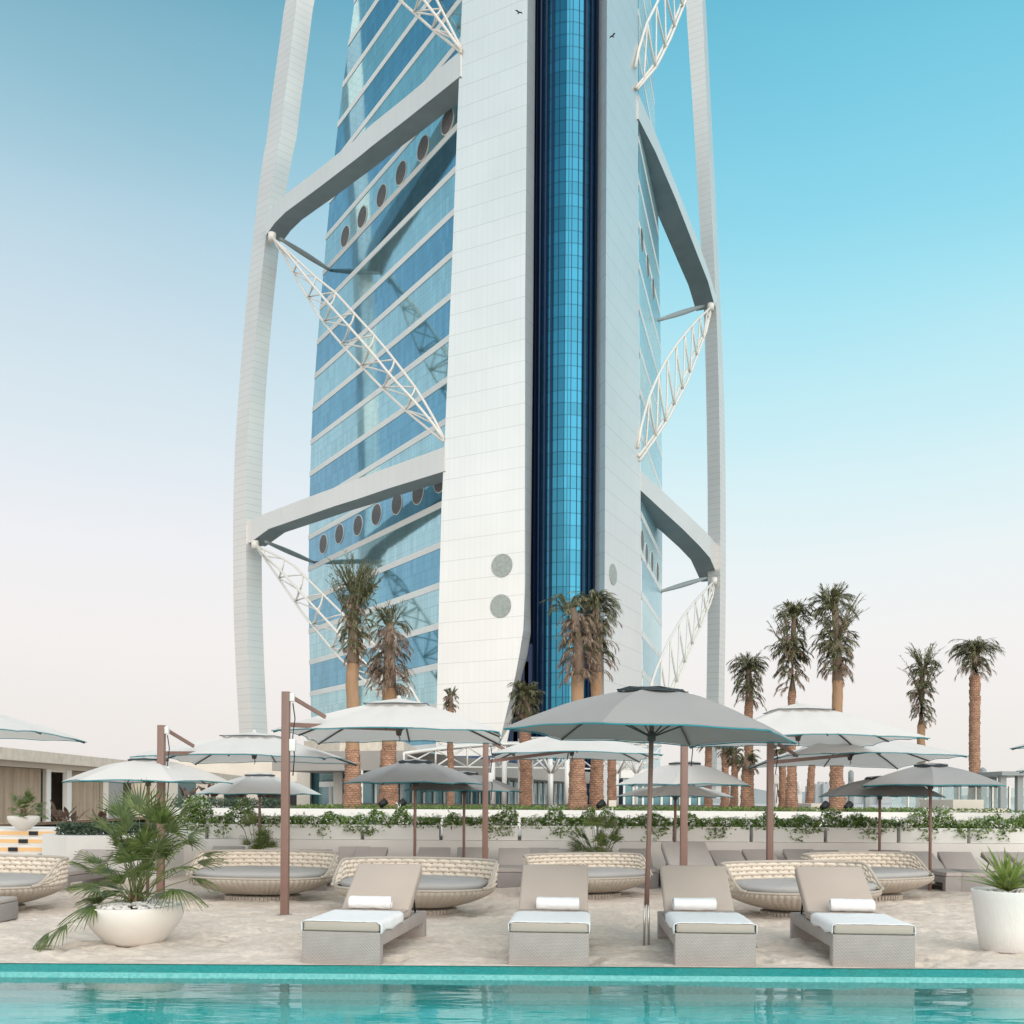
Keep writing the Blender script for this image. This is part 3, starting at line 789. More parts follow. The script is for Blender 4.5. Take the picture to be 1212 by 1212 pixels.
def water_mat():
    m = bpy.data.materials.new('pool_water'); m.use_nodes = True; t = NT(m)
    t.n.remove(t.b)
    tc = t.new('ShaderNodeTexCoord')
    mp = t.new('ShaderNodeMapping'); mp.inputs['Scale'].default_value = (.55, 1.6, 1); t.link(tc.outputs['Object'], mp.inputs[0])
    n1 = t.new('ShaderNodeTexNoise'); n1.inputs['Scale'].default_value = 1.6; n1.inputs['Detail'].default_value = 3; t.link(mp.outputs[0], n1.inputs[0])
    n2 = t.new('ShaderNodeTexNoise'); n2.inputs['Scale'].default_value = 14; n2.inputs['Detail'].default_value = 3; t.link(mp.outputs[0], n2.inputs[0])
    b1 = t.new('ShaderNodeBump'); b1.inputs['Strength'].default_value = .24; b1.inputs['Distance'].default_value = .05; t.link(n1.outputs[0], b1.inputs['Height'])
    b2 = t.new('ShaderNodeBump'); b2.inputs['Strength'].default_value = .12; b2.inputs['Distance'].default_value = .006; t.link(n2.outputs[0], b2.inputs['Height']); t.link(b1.outputs[0], b2.inputs['Normal'])
    fr = t.new('ShaderNodeFresnel'); fr.inputs[0].default_value = 1.38; t.link(b2.outputs[0], fr.inputs[1])
    gl = t.new('ShaderNodeBsdfGlossy'); gl.inputs['Roughness'].default_value = .02; gl.inputs[0].default_value = (1, 1, 1, 1); t.link(b2.outputs[0], gl.inputs['Normal'])
    tr = t.new('ShaderNodeBsdfTransparent'); tr.inputs[0].default_value = (.84, .99, .985, 1)
    mx = t.new('ShaderNodeMixShader'); t.link(fr.outputs[0], mx.inputs[0]); t.link(tr.outputs[0], mx.inputs[1]); t.link(gl.outputs[0], mx.inputs[2])
    t.link(mx.outputs[0], t.n['Material Output'].inputs[0])
    return m
M['water'] = water_mat()
mb = MB(); mb.quad((-39.95, -19.95, -.05), (39.95, -19.95, -.05), (39.95, 8.475, -.05), (-39.95, 8.475, -.05))
tag(mb.build('pool_water', M['water']), 'calm turquoise pool water with soft reflections', kind='structure')

# ================================================================ WALL, TERRACE, PLANTERS
WY = 19.1
WX0 = P(212, 985, WY).x
mb = MB(); mb.box(WX0, 26, WY, WY + .35, -.1, .71, bev=.006)
mb.box(WX0 - .0, WX0 + .3, WY + .353, 24.9, -.1, .80)
tag(mb.build('retaining_wall', M['plaster']), 'long low white plaster wall behind the row of loungers', 'wall')
mb = MB(); mb.box(WX0 + .31, 40, WY + .36, 60, -.04, .78)
tag(mb.build('terrace', M['paving']), 'raised paved terrace behind the planter wall', kind='structure')
gaps = [212, 244, 336, 428.5, 521.6, 615, 706.5, 798.5, 890, 978, 1064.6, 1148, 1235, 1322]
def leaf_cloud(mb, n, fn, size, up=0.3):
    for _ in range(n):
        c = V(fn()); d = V((random.gauss(0, 1), random.gauss(0, 1), random.gauss(up, 1))).normalized()
        a = d.cross(V((random.gauss(0, 1), random.gauss(0, 1), random.gauss(0, 1)))).normalized()
        s = size * random.uniform(.6, 1.3); w = s * .5
        mb.quad(c - a * s * .5, c + d.cross(a) * w * .5, c + a * s * .5, c - d.cross(a) * w * .5)
cnt = 0
ordn = ['first', 'second', 'third', 'fourth', 'fifth', 'sixth', 'seventh', 'eighth', 'ninth', 'tenth', 'eleventh', 'twelfth', 'thirteenth', 'fourteenth', 'fifteenth', 'sixteenth', 'seventeenth', 'eighteenth', 'nineteenth', 'twentieth', 'twenty-first', 'twenty-second', 'twenty-third', 'twenty-fourth']
for i in range(len(gaps) - 1):
    xa = P(gaps[i], 985, WY).x + .035; xb = P(gaps[i + 1], 985, WY).x - .035
    if xa > 11.5: continue
    t = thing('planter_box', ((xa + xb) / 2, WY + .3, .71), '%s long white planter box from the left on the white wall' % ordn[i], 'planter', 'white planter boxes along the wall')
    w = (xb - xa) / 2
    mb = MB(); mb.box(-w, w, -.26, -.22, 0.005, .30, bev=.006); mb.box(-w, w, .22, .26, 0.005, .30, bev=.006)
    mb.box(-w, -w + .04, -.219, .219, .005, .295); mb.box(w - .04, w, -.219, .219, .005, .295); mb.build('box', M['planter'], t)
    mb = MB(); mb.box(-w + .045, w - .045, -.215, .215, .01, .25); mb.build('soil', M['soil'], t)
    s = thing('flowering_shrub', ((xa + xb) / 2, WY + .3, .96), 'white flowering trailing shrub growing in the %s planter box from the left' % ordn[i], 'shrub', 'white flowering shrubs in the planter boxes')
    lumps = [(random.uniform(-w, w), random.uniform(.5, 1.25)) for _ in range(8)]
    def hgt(x): return max(.2, sum(a * .125 * math.exp(-((x - c) / .17) ** 2) for c, a in lumps) + .06)
    def pt():
        x = random.uniform(-w, w)
        return (x, random.uniform(-.3, .3), .0 + random.uniform(-.01, 1) ** 1 * hgt(x))
    mb = MB(); leaf_cloud(mb, 1900, pt, .08)
    drapes = [(random.uniform(-w, w), random.uniform(.08, .26)) for _ in range(2)]
    for (dx, dl) in drapes:
        leaf_cloud(mb, 46, lambda: (dx + random.gauss(0, .10), -.29 + random.uniform(-.03, .02), .02 - random.random() ** 1.5 * dl), .07)
    mb.build('foliage', M['leaf_shrub'], s)
    mb = MB()
    spots = [pt() for _ in range(100)] + [(dx + random.gauss(0, .06), -.31, .0 - random.random() * dl * .7) for dx, dl in drapes for _ in range(2)]
    for sp in spots:
        sp = (sp[0], sp[1] - .04, sp[2] + .03)
        leaf_cloud(mb, 8, lambda: (sp[0] + random.gauss(0, .03), sp[1] + random.gauss(0, .025), sp[2] + random.gauss(0, .025)), .055)
    mb.build('blossoms', M['flower'], s)
    cnt += 1

# second tier with palms
T2 = 25.0; TZ = 1.25
TX0 = P(200, 960, T2).x
mb = MB(); mb.box(TX0, 14.0, T2, T2 + .3, .7, TZ, bev=.01)
mb.box(TX0, TX0 + .3, T2 + .303, 34, .5, TZ - .01)
tag(mb.build('upper_wall', M['plaster']), 'second low white wall holding the palm bed further back', 'wall')
mb = MB(); mb.box(TX0 + .31, 14.0, T2 + .31, 60, .5, TZ - .04)
tag(mb.build('palm_bed', M['soil']), 'raised bed of earth where the palms stand', kind='structure')
def hedge(x0, x1, y, z, h, label, n, d=.35, m='leaf_hedge', size=.07):
    t = thing('hedge', ((x0 + x1) / 2, y, z), label, 'hedge')
    w = (x1 - x0) / 2
    mb = MB(); leaf_cloud(mb, n, lambda: (random.uniform(-w, w), random.uniform(-d, d), random.random() ** .7 * (h + .05 * math.sin(random.random() * 9))), size, .8)
    mb.build('foliage', M[m], t)
hx = P(330, 950, 25.4).x
hedge(P(203, 950, 25.4).x, hx, 25.7, TZ, .24, 'grey green clipped hedge on the second wall at left', 2600)
mb = MB()
leaf_cloud(mb, 7000, lambda: (random.uniform(hx + .1, 13.9), random.uniform(25.35, 29), TZ - .03 + random.random() * .13), .08, .8)
tag(mb.build('ground_cover', M['leaf_shrub']), 'low green ground cover in the palm bed', kind='stuff')

# ================================================================ SUN LOUNGERS
def make_lounger(width=.75, L=1.95, hinge=1.15, ang=36, wick='wicker_grey', matt='mattress', label='', grp='', towel=True):
    t = thing('sun_lounger', (0, 0, 0), label, 'sun lounger', grp)
    w = width / 2
    mb = MB()
    mb.box(-w, w, 0, .12, -.03, .30, bev=.012)
    mb.build('front_panel', M[wick], t)
    mb = MB(); mb.box(-w + .01, w - .01, L - .13, L, -.03, .28, bev=.012); mb.build('rear_panel', M[wick], t)
    for s in (-1, 1):
        mb = MB(); xx = s * (w - .035); mb.box(xx - .03, xx + .03, .121, L - .131, .165, .295, bev=.008); mb.build('side_rail', M[wick], t)
    mb = MB()
    k = 14
    for i in range(k):
        y = .16 + (L - .36) * i / (k - 1); mb.box(-w + .067, w - .067, y, y + .07, .23, .26)
    mb.build('slats', M[wick], t)
    mb = MB(); mb.box(-w + .012, w - .012, -.005, hinge - .01, .302, .392, bev=.026); seat_ = mb.build('seat_mattress', M[matt], t)
    sm_ = t.children[-1] if False else None
    mbp = MB()
    for zz in (.318, .377):
        a_ = w - .016; mbp.tube([(-a_, 0, zz), (a_, 0, zz), (a_, hinge - .015, zz), (-a_, hinge - .015, zz), (-a_, 0, zz)], .0055, 5, cap=False)
    mbp.build('piping', M[matt], seat_)
    R = Matrix.Translation((0, hinge, .305)) @ Matrix.Rotation(math.radians(ang), 4, 'X')
    mb = MB(); mb.box(-w + .02, w - .02, .02, .74, -.035, .0, bev=.008, M=R); mb.build('backrest', M[wick], t)
    mb = MB(); mb.box(-w + .012, w - .012, .0, .76, .004, .092, bev=.026, M=R); mb.build('back_mattress', M[matt], t)
    mb = MB()
    for s in (-1, 1):
        top = R @ V((s * (w - .08), .5, -.035)); mb.tube([(s * (w - .08), L - .25, .26), top], .011, 6)
    mb.build('backrest_stay', M['black_cable'], t)
    return t

def towel_sheet(root_loc, rz, width, label, seed, over=.06):
    rnd = random.Random(seed)
    o = thing('towel', (0, 0, 0), label, 'towel', 'flat towels spread on the front loungers')
    w = width / 2
    # cross-section over the mattress: hang left - top - hang right
    prof = []
    h = .098; z0 = .3935
    NXs = 36
    ys = [.004 + .85 * j / 28 for j in range(29)]
    a = w + .004
    hl = .085 + rnd.uniform(0, .02); hr = .085 + rnd.uniform(0, .02)
    pts = []
    tot = hl + 2 * a + hr
    for j, y in enumerate(ys):
        row = []
        for i in range(NXs + 1):
            s = tot * i / NXs
            if s < hl: x = -a - .004 - .004 * math.sin(y * 21 + seed); z = z0 - (hl - s) * (1 + .12 * math.sin(y * 15 + seed))
            elif s > hl + 2 * a: x = a + .004 + .004 * math.sin(y * 19 + seed); z = z0 - (s - hl - 2 * a) * (1 + .12 * math.sin(y * 13 + seed * 2))
            else:
                x = -a + (s - hl); z = z0
                e = min(x + a, a - x)
                if e < .03: z -= .018 * (1 - e / .03) ** 2
            z += .0035 * noise.noise((x * 9, y * 9, seed)) + (.004 * noise.noise((x * 25, y * 25, seed)))
            yy = y + .012 * noise.noise((x * 6, j * .05, seed + 3)) * (1 if j > 24 else .4)
            row.append(V((x, yy, z)))
        pts.append(row)
    mb = MB(); vs = [p for r in pts for p in r] + [p + V((0, 0, .008)) if abs(p.x) < w else p + V((.008 * (1 if p.x > 0 else -1), 0, .0)) for r in pts for p in r]
    n1 = NXs + 1; off = n1 * len(ys); fs = []
    for j in range(len(ys) - 1):
        for i in range(NXs):
            q = (j * n1 + i, j * n1 + i + 1, (j + 1) * n1 + i + 1, (j + 1) * n1 + i)
            fs.append(q[::-1]); fs.append(tuple(k + off for k in q))
    for i in range(NXs):
        fs.append((i, i + 1, i + 1 + off, i + off)); b = (len(ys) - 1) * n1; fs.append((b + i, b + i + off, b + i + 1 + off, b + i + 1))
    for j in range(len(ys) - 1):
        fs.append((j * n1, j * n1 + off, (j + 1) * n1 + off, (j + 1) * n1)); fs.append((j * n1 + NXs, (j + 1) * n1 + NXs, (j + 1) * n1 + NXs + off, j * n1 + NXs + off))
    mb.add(vs, fs, smooth=True); mb.build('towel_cloth', M['towel'], o)
    o.location = root_loc; o.rotation_euler = (0, 0, rz)
    return o

def rolled_towel(root_loc, rz, hinge, label, seed, ln=.44):
    o = thing('rolled_towel', (0, 0, 0), label, 'towel', 'rolled towels on the front loungers')
    mb = MB(); r = .064; n = 40; m = 26
    rows = []
    for j in range(m + 1):
        x = -ln / 2 + ln * j / m
        row = []
        for k in range(n):
            a = 2 * PI * k / n
            rr = r * (1 + .02 * math.sin(a * 3 + seed)) + .004 * noise.noise((x * 14, a * 2, seed))
            if k in (8, 9): rr += .005
            if j in (0, m): rr *= .93
            row.append(V((x, math.cos(a) * rr, math.sin(a) * rr)))
        rows.append(row)
    vs = [p for rw in rows for p in rw]; fs = []
    for j in range(m):
        for k in range(n): fs.append((j * n + k, j * n + (k + 1) % n, (j + 1) * n + (k + 1) % n, (j + 1) * n + k))
    mb.add(vs, fs, smooth=True)
    for (j, s) in ((0, -1), (m, 1)):
        # spiral of layers at each end
        turns = 4; pr = None
        base = V((s * ln / 2, 0, 0))
        for q in range(turns * 14 + 1):
            a = 2 * PI * q / 14; rr = .006 + (r * .93 - .006) * q / (turns * 14)
            p = base + V((s * .001, math.cos(a) * rr, math.sin(a) * rr))
            if pr is not None:
                mb.quad(pr, p, p + V((-s * .02, 0, 0)), pr + V((-s * .02, 0, 0)))
            pr = p
        mb.lathe([(0, 0), (r * .93, 0)], 20)
        k0 = len(mb.v) - 40
        for k in range(40):
            x, y, z = mb.v[k0 + k]; mb.v[k0 + k] = (s * (ln / 2 - .008), x, y)
    mb.build('towel_roll', M['towel'], o)
    c = Matrix.Rotation(rz, 4, 'Z') @ V((0, hinge - .10, .392 + .066))
    o.location = V(root_loc) + c; o.rotation_euler = (0, 0, rz)
    return o

front_labels = [
    ('taupe cushioned wicker lounger left of the others, its rear turned right', 'white towel spread on the leftmost front lounger', 'rolled white towel on the leftmost front lounger'),
    ('taupe wicker lounger just left of the grey parasol pole by the pool', 'white towel spread on the lounger left of the grey parasol pole', 'rolled white towel on the lounger left of the grey parasol pole'),
    ('taupe wicker lounger just right of the grey parasol pole by the pool', 'white towel spread on the lounger right of the grey parasol pole', 'rolled white towel on the lounger right of the grey parasol pole'),
    ('rightmost taupe wicker lounger of the pool row, in front of a woven daybed', 'white towel spread on the rightmost pool lounger', 'rolled white towel on the rightmost pool lounger'),
]
fr = [(-1.585, 8.96, -8.0), (.35, 8.97, -4.5), (1.905, 8.98, -3.5), (3.375, 8.96, -4.5)]
base = None
for i, (x, y, a) in enumerate(fr):
    rz = math.radians(a)
    if base is None:
        base = make_lounger(label=front_labels[0][0], grp='taupe loungers in a row at the pool edge'); o = base
        o.location = (x, y, 0); o.rotation_euler = (0, 0, rz)
    else: o = dup(base, (x, y, 0), rz, front_labels[i][0])
    towel_sheet((x, y, 0), rz, .735, front_labels[i][1], i * 3 + 1)
    rolled_towel((x + .5 * (.06 if i == 0 else (.03, .02, .05)[i - 1]), y, 0), rz + math.radians((3, -2, 4, -3)[i]), 1.15, front_labels[i][2], i * 5 + 2)

# back row
bk_base = None
# px of the backrest middle, py of the backrest top, front Y, angle, label
BK = [
    (117, 15.6, -6, 'grey lounger at far left, half hidden behind the big fan palm bowl'),
    (272, 17.0, 4, 'grey lounger behind the second woven daybed from left, right of the fan palm'),
    (374, 16.0, 6, 'grey lounger right behind the brown cantilever parasol post at left'),
    (420, 17.2, 8, 'grey lounger tucked behind the third daybed, half covered by its neighbour'),
    (442, 17.0, -6, 'grey lounger turned slightly left behind the left end of the third daybed'),
    (515, 17.0, -2, 'grey lounger behind the third daybed, beside the thin grey parasol pole'),
    (560, 17.1, 2, 'grey lounger behind the third daybed, just beside the brown post'),
    (609, 16.9, 0, 'lone grey lounger seen head on between the third and fourth daybeds'),
    (643, 17.1, 5, 'grey lounger behind the left end of the fourth daybed'),
    (667, 16.8, -4, 'grey lounger behind the middle of the fourth daybed'),
    (706, 17.3, 3, 'grey lounger behind the small fan palm near the fourth daybed'),
    (751, 17.0, -3, 'grey lounger behind the grey parasol pole, right of the small fan palm'),
    (815, 15.2, 3, 'tall standing backrest lounger right behind the thick brown middle post'),
    (856, 16.6, 7, 'grey lounger leaning right, left of the fifth daybed'),
    (895, 17.0, 4, 'grey lounger behind the left end of the fifth daybed'),
    (944, 17.2, 0, 'grey lounger behind the fifth daybed, just right of the brown post'),
    (973, 16.9, 6, 'grey lounger behind the right end of the fifth daybed'),
    (1046, 17.1, -2, 'grey lounger behind the sixth daybed, at its thin parasol pole'),
    (1082, 16.6, 8, 'grey lounger at the right tip of the sixth daybed'),
    (1128, 16.55, -8, 'grey lounger with its foot turned to the camera, left of the white pot'),
    (1174, 16.7, 14, 'grey lounger behind the spiky plant in the white pot'),
    (1206, 16.6, 10, 'grey lounger cut by the right edge of the picture'),
]
for i, (px, Y, a, lb) in enumerate(BK):
    Yc = Y + 1.5
    x = P(px, 1005, Yc).x
    rz = math.radians(a)
    sc_ = 1.08 if px == 815 else .82
    off = Matrix.Rotation(rz, 4, 'Z') @ V((0, 1.5, 0))
    loc = (x - off.x, Y, 0)
    if bk_base is None:
        bk_base = make_lounger(width=.76, wick='wicker_back', matt='mattress_back', ang=28, label=lb, grp='grey loungers in the back row by the wall'); o = bk_base
        o.location = loc; o.rotation_euler = (0, 0, rz)
    else: o = dup(bk_base, loc, rz, lb)
    o.scale = (sc_, sc_, sc_)

# ================================================================ WOVEN DAYBEDS
def daybed(loc, rz, label, sc=1.0):
    t = thing('woven_daybed', (0, 0, 0), label, 'daybed', 'oval woven daybeds on the sand')
    A, B = 1.08, .74
    def sup(a, ex=2.5):
        c, s = math.cos(a), math.sin(a)
        r = (abs(c) ** ex + abs(s) ** ex) ** (-1 / ex)
        return c * r, s * r
    def sst(x, a, b):
        x = max(0, min(1, (x - a) / (b - a))); return x * x * (3 - 2 * x)
    def top(a):
        s = math.sin(a)
        return .36 + .315 * sst(s, -.42, .25)
    # lower bowl
    mb = MB(); N = 560; K = 12
    vs = []
    for k in range(K + 1):
        t_ = k / K
        z = .09 + (.34 - .09) * t_
        rr = .50 + .50 * math.sin(t_ * PI / 2) ** .85
        for i in range(N):
            a = 2 * PI * i / N
            x, y = sup(a)
            sw = a * 36 + t_ * 5.0 * math.cos(a)
            d = .024 * abs(math.sin(sw)) * (1 if t_ < 1 else .3)
            vs.append((x * (A * rr + d), y * (B * rr + d), z))
    fs = [(k * N + i, k * N + (i + 1) % N, (k + 1) * N + (i + 1) % N, (k + 1) * N + i) for k in range(K) for i in range(N)]
    mb.add(vs, fs, smooth=True); mb.build('lower_basket', M['daybed_strand'], t)
    # base ring
    mb = MB(); mb.lathe([(.55, -.04), (.57, .05), (.5, .06), (0, .06)], 60, sy=.75)
    for k in range(60):
        a = 2 * PI * k / 60; x, y = math.cos(a) * .575, math.sin(a) * .575 * .75
        mb.box(x - .012, x + .012, y - .012, y + .012, -.04, .055)
    mb.build('base_ring', M['daybed_strand'], t)
    # woven back: overlapping pads on a thin shell
    mb = MB(); a0, a1 = math.radians(-24), math.radians(204)
    NA = 300; NZ = 30; rows = 5
    def shell(a, u, d):
        x, y = sup(a)
        h = top(a); z = .35 + (h - .35) * u
        lean = 1 + .035 * u
        return V((x * (A * lean + d), y * (B * lean + d), z))
    for side in (1, -1):
        vs = []; ds_ = []
        for k in range(NZ + 1):
            u = k / NZ
            for i in range(NA + 1):
                a = a0 + (a1 - a0) * i / NA
                r = u * rows; ri = min(rows - 1, int(r)); fr_ = r - ri
                c = (i / NA) * 25 + (.5 if ri % 2 else 0); fc = c - math.floor(c)
                d = .042 * (math.sin(PI * fr_) ** .7) * (math.sin(PI * fc) ** .6) - .012
                ds_.append(d)
                vs.append(shell(a, u, side * (d + .006)))
        fs = [(k * (NA + 1) + i, k * (NA + 1) + i + 1, (k + 1) * (NA + 1) + i + 1, (k + 1) * (NA + 1) + i) for k in range(NZ) for i in range(NA)]
        fa = [f for f in fs if max(ds_[q] for q in f) > .004]; fb = [f for f in fs if max(ds_[q] for q in f) <= .004]
        mb.add(vs, fa, 0, smooth=True); o_ = len(mb.v) - len(vs)
        for f in fb: mb.f.append([o_ + q for q in f]); mb.m.append(1); mb.sm.append(True); mb.uv.append([(0, 0)] * 4)
    mb.build('woven_back', [M['daybed_pad'], M['weave_gap_shade']], t)
    # rims
    mb = MB(); pts = []
    for i in range(201):
        a = 2 * PI * i / 200; x, y = sup(a); pts.append((x * A * 1.005, y * B * 1.005, .352))
    mb.tube(pts, .018, 8, cap=False)
    pts = []
    for i in range(161):
        a = a0 - .02 + (a1 - a0 + .04) * i / 160; x, y = sup(a); pts.append((x * (A * 1.035), y * (B * 1.035), top(a) + .005))
    mb.tube(pts, .022, 8)
    mb.build('rim', M['daybed_strand'], t)
    # cushion
    mb = MB(); N = 96; prof = [(.0, .34), (.93, .34), (.965, .36), (.97, .40), (.95, .43), (.86, .447), (.5, .455), (0, .458)]
    vs = []
    for (r, z) in prof:
        for i in range(N):
            a = 2 * PI * i / N; x, y = sup(a); vs.append((x * A * r * .97, y * B * r * .97, z + .008 * noise.noise((x * 3, y * 3, r))))
    fs = [(k * N + i, k * N + (i + 1) % N, (k + 1) * N + (i + 1) % N, (k + 1) * N + i) for k in range(len(prof) - 1) for i in range(N)]
    mb.add(vs, fs, smooth=True); mb.build('cushion', M['daybed_cushion'], t)
    t.location = loc; t.rotation_euler = (0, 0, rz); t.scale = (sc,) * 3
    return t
DB = [(-22, 13.1, -12, 1.0, 'woven oval daybed cut by the left edge, beside the fan palm bowl'),
      (311, 14.75, -9, 1.0, 'woven daybed between the fan palm and the brown cantilever post'),
      (491, 13.15, -13, 1.0, 'woven daybed behind the leftmost front lounger'),
      (696, 15.4, 22, .93, 'woven daybed behind the second front lounger, left of the thin parasol pole'),
      (949, 13.1, 16, .98, 'large woven daybed behind the rightmost front lounger'),
      (1028, 15.5, 24, .98, 'woven daybed further back whose right tip shows behind the large one')]
d0 = None
for (px, Y, a, sc, lb) in DB:
    x = P(px, 1050, Y).x
    if d0 is None: d0 = daybed((x, Y, 0), math.radians(a), lb, sc)
    else: dup(d0, (x, Y, 0), math.radians(a), lb, sc)

# side tables
def side_table(loc, lb):
    t = thing('side_table', loc, lb, 'table', 'small white side tables')
    mb = MB(); mb.lathe([(0, .505), (.24, .505), (.245, .515), (.24, .525), (0, .525)], 32); mb.build('table_top', M['white_plastic'], t)
    mb = MB(); mb.lathe([(.02, .02), (.018, .3), (.03, .48), (.06, .504)], 14); mb.build('leg', M['white_plastic'], t)
    mb = MB(); mb.lathe([(0, .0), (.16, .0), (.16, .012), (.02, .022)], 24); mb.build('base', M['white_plastic'], t)
side_table((P(418, 1030, 14.0).x, 14.0, 0), 'small round white side table between the two left daybeds')
side_table((P(636, 1015, 16.9).x, 16.9, 0), 'small round white side table at the left end of the fourth daybed')
mb_t = thing('foot_stool', (P(-8, 1100, 12.0).x, 11.9, 0), 'grey wicker corner of a stool at the left edge below the daybed', 'stool')
mb = MB(); mb.box(-.24, .24, -.25, .25, 0, .22, bev=.02); mb.build('base', M['wicker_back'], mb_t)
mb = MB(); mb.box(-.23, .23, -.24, .24, .222, .28, bev=.02); mb.build('cushion', M['mattress_back'], mb_t)
# ================================================================ PARASOLS
def cantilever(post, c, rim, apex, hp, label, size=3.05, droop=.0, tilt=0.0, fabric='fabric_white', rz=0.0):
    """post, c: plan points; canopy square"""
    px_, py_ = post
    t = thing('cantilever_parasol', (px_, py_, 0), label, 'parasol', 'white square cantilever parasols')
    O = V((px_, py_, 0))
    C = V((c[0] - px_, c[1] - py_, 0)); s = size / 2
    R = Matrix.Rotation(rz, 3, 'Z')
    def can(u, v):
        """u,v in -1..1 square coordinates"""
        r = max(abs(u), abs(v)); q = min(abs(u), abs(v)) / r if r > 1e-6 else 0
        # between the ribs the cloth hangs in and the rim is scalloped
        k = (q * 2 - math.floor(q * 2)); seg = 4 * k * (1 - k)
        pull = 1 - .022 * seg * r
        z = rim + (apex - rim) * (1 - r) + .035 * math.sin(PI * r) + .012 * noise.noise((u * 3 + px_, v * 3, 2))
        z -= .035 * seg * math.sin(PI * r)
        z += .012 * seg * r * r
        z -= .05 * q * r * r
        p = R @ V((u * s * pull, v * s * pull, 0))
        return C + V((p.x, p.y, z + tilt * v * s))
    mb = MB(); n = 10
    dirs = [((1, -1), (1, 1)), ((1, 1), (-1, 1)), ((-1, 1), (-1, -1)), ((-1, -1), (1, -1))]
    for (a, b) in dirs:
        vs = []; m = 12
        for i in range(n + 1):
            for j in range(m + 1):
                r = .02 + .98 * i / n; w = j / m
                vs.append(can((a[0] + (b[0] - a[0]) * w) * r, (a[1] + (b[1] - a[1]) * w) * r))
        fs = [(i * (m + 1) + j, i * (m + 1) + j + 1, (i + 1) * (m + 1) + j + 1, (i + 1) * (m + 1) + j) for i in range(n) for j in range(m)]
        mb.add(vs, fs, smooth=True)
    cpy = mb.build('canopy', M[fabric], t)
    # piping on the rim
    pts = []
    for (a, b) in dirs:
        for j in range(12):
            w = j / 12; pts.append(can(a[0] + (b[0] - a[0]) * w, a[1] + (b[1] - a[1]) * w) + V((0, 0, -.012)))
    pts.append(pts[0])
    mb = MB(); mb.tube(pts, .007, 5, cap=False); mb.build('piping', M['piping_teal'], cpy)
    # vent cap
    mb = MB(); cs = .46
    ap = C + V((0, 0, apex + .02))
    q = [C + R @ V((sx * cs, sy * cs, rim + (apex - rim) * .70 + .055 + tilt * sy * cs)) for sx, sy in ((1, -1), (1, 1), (-1, 1), (-1, -1))]
    for i in range(4):
        mid = (q[i] + q[(i + 1) % 4]) / 2 + V((0, 0, .02))
        mb.add([ap, q[i], mid, q[(i + 1) % 4]], [(0, 1, 2), (0, 2, 3)])
    mb.tube([q[0], q[1], q[2], q[3], q[0]], .006, 5, mat=1, cap=False)
    mb.lathe([(0, .045), (.03, .03), (.03, 0), (.05, -.01)], 12, ap)
    mb.build('vent_cap', [M[fabric], M['vent_dark']], cpy)
    # ribs and struts
    hub = C + V((0, 0, rim + .08))
    mb = MB(); mb.lathe([(0, -.10), (.035, -.1), (.05, -.03), (.085, 0), (.085, .05), (.03, .07), (.03, apex - rim - .12), (0, apex - rim - .12)], 12, hub)
    mb.tube([hub + V((0, 0, -.10)), hub + V((.02, 0, -.15)), hub + V((0, 0, -.19))], .008, 5)
    mb.build('hub', M['rib_dark'], t)
    for (u, v) in ((1, -1), (1, 1), (-1, 1), (-1, -1), (0, -1), (1, 0), (0, 1), (-1, 0)):
        mb = MB()
        mb.tube([can(u * r, v * r) + V((0, 0, -.035)) for r in (.06, .3, .5, .75, .985)], .015, 6)
        mb.tube([hub, can(u * .48, v * .48) + V((0, 0, -.04))], .012, 6)
        mb.build('rib', M['rib_dark'], t)
    # post, boom, stay
    mb = MB(); mb.box(-.05, .05, -.05, .05, 0, hp, bev=.006); mb.build('post', M['pole_brown'], t)
    mb = MB(); mb.box(-.085, .085, -.085, .085, -.02, .012); mb.build('base_plate', M['steel'], t)
    d = (C / C.length)
    bs = V((0, 0, hp - .42)) + d * .05
    bs.z = min(bs.z, rim + .0)
    mb = MB(); mb.bar(bs, hub + V((0, 0, .0)), .045, .06); mb.build('boom', M['pole_brown'], t)
    sE = bs.lerp(hub, .30) + V((0, 0, .03))
    mb = MB(); top = V((0, 0, hp - .04)) + d * .04; mb.bar(top, can_near(top, C, hub, apex, rim), .03, .05); mb.build('stay', M['pole_brown'], t)
    mb = MB(); mb.box(.05, .11, -.035, .035, hp - .13, hp - .02, bev=.008); mb.build('bracket', M['white_plastic'], t)
    mb = MB(); mb.box(.05, .13, -.045, .045, hp - .78, hp - .62, bev=.01); mb.build('crank_box', M['white_plastic'], t)
    mb = MB(); mb.tube([(.09, 0, hp - .15), (.12, 0, hp - .35), (.09, 0, hp - .6), (.12, -.02, hp - .85), (.10, -.02, hp - 1.1)], .008, 5)
    mb.build('cable', M['black_cable'], t)
    return t
def can_near(top, C, hub, apex, rim):
    return top + V((C.x * .30, C.y * .30, -.24))

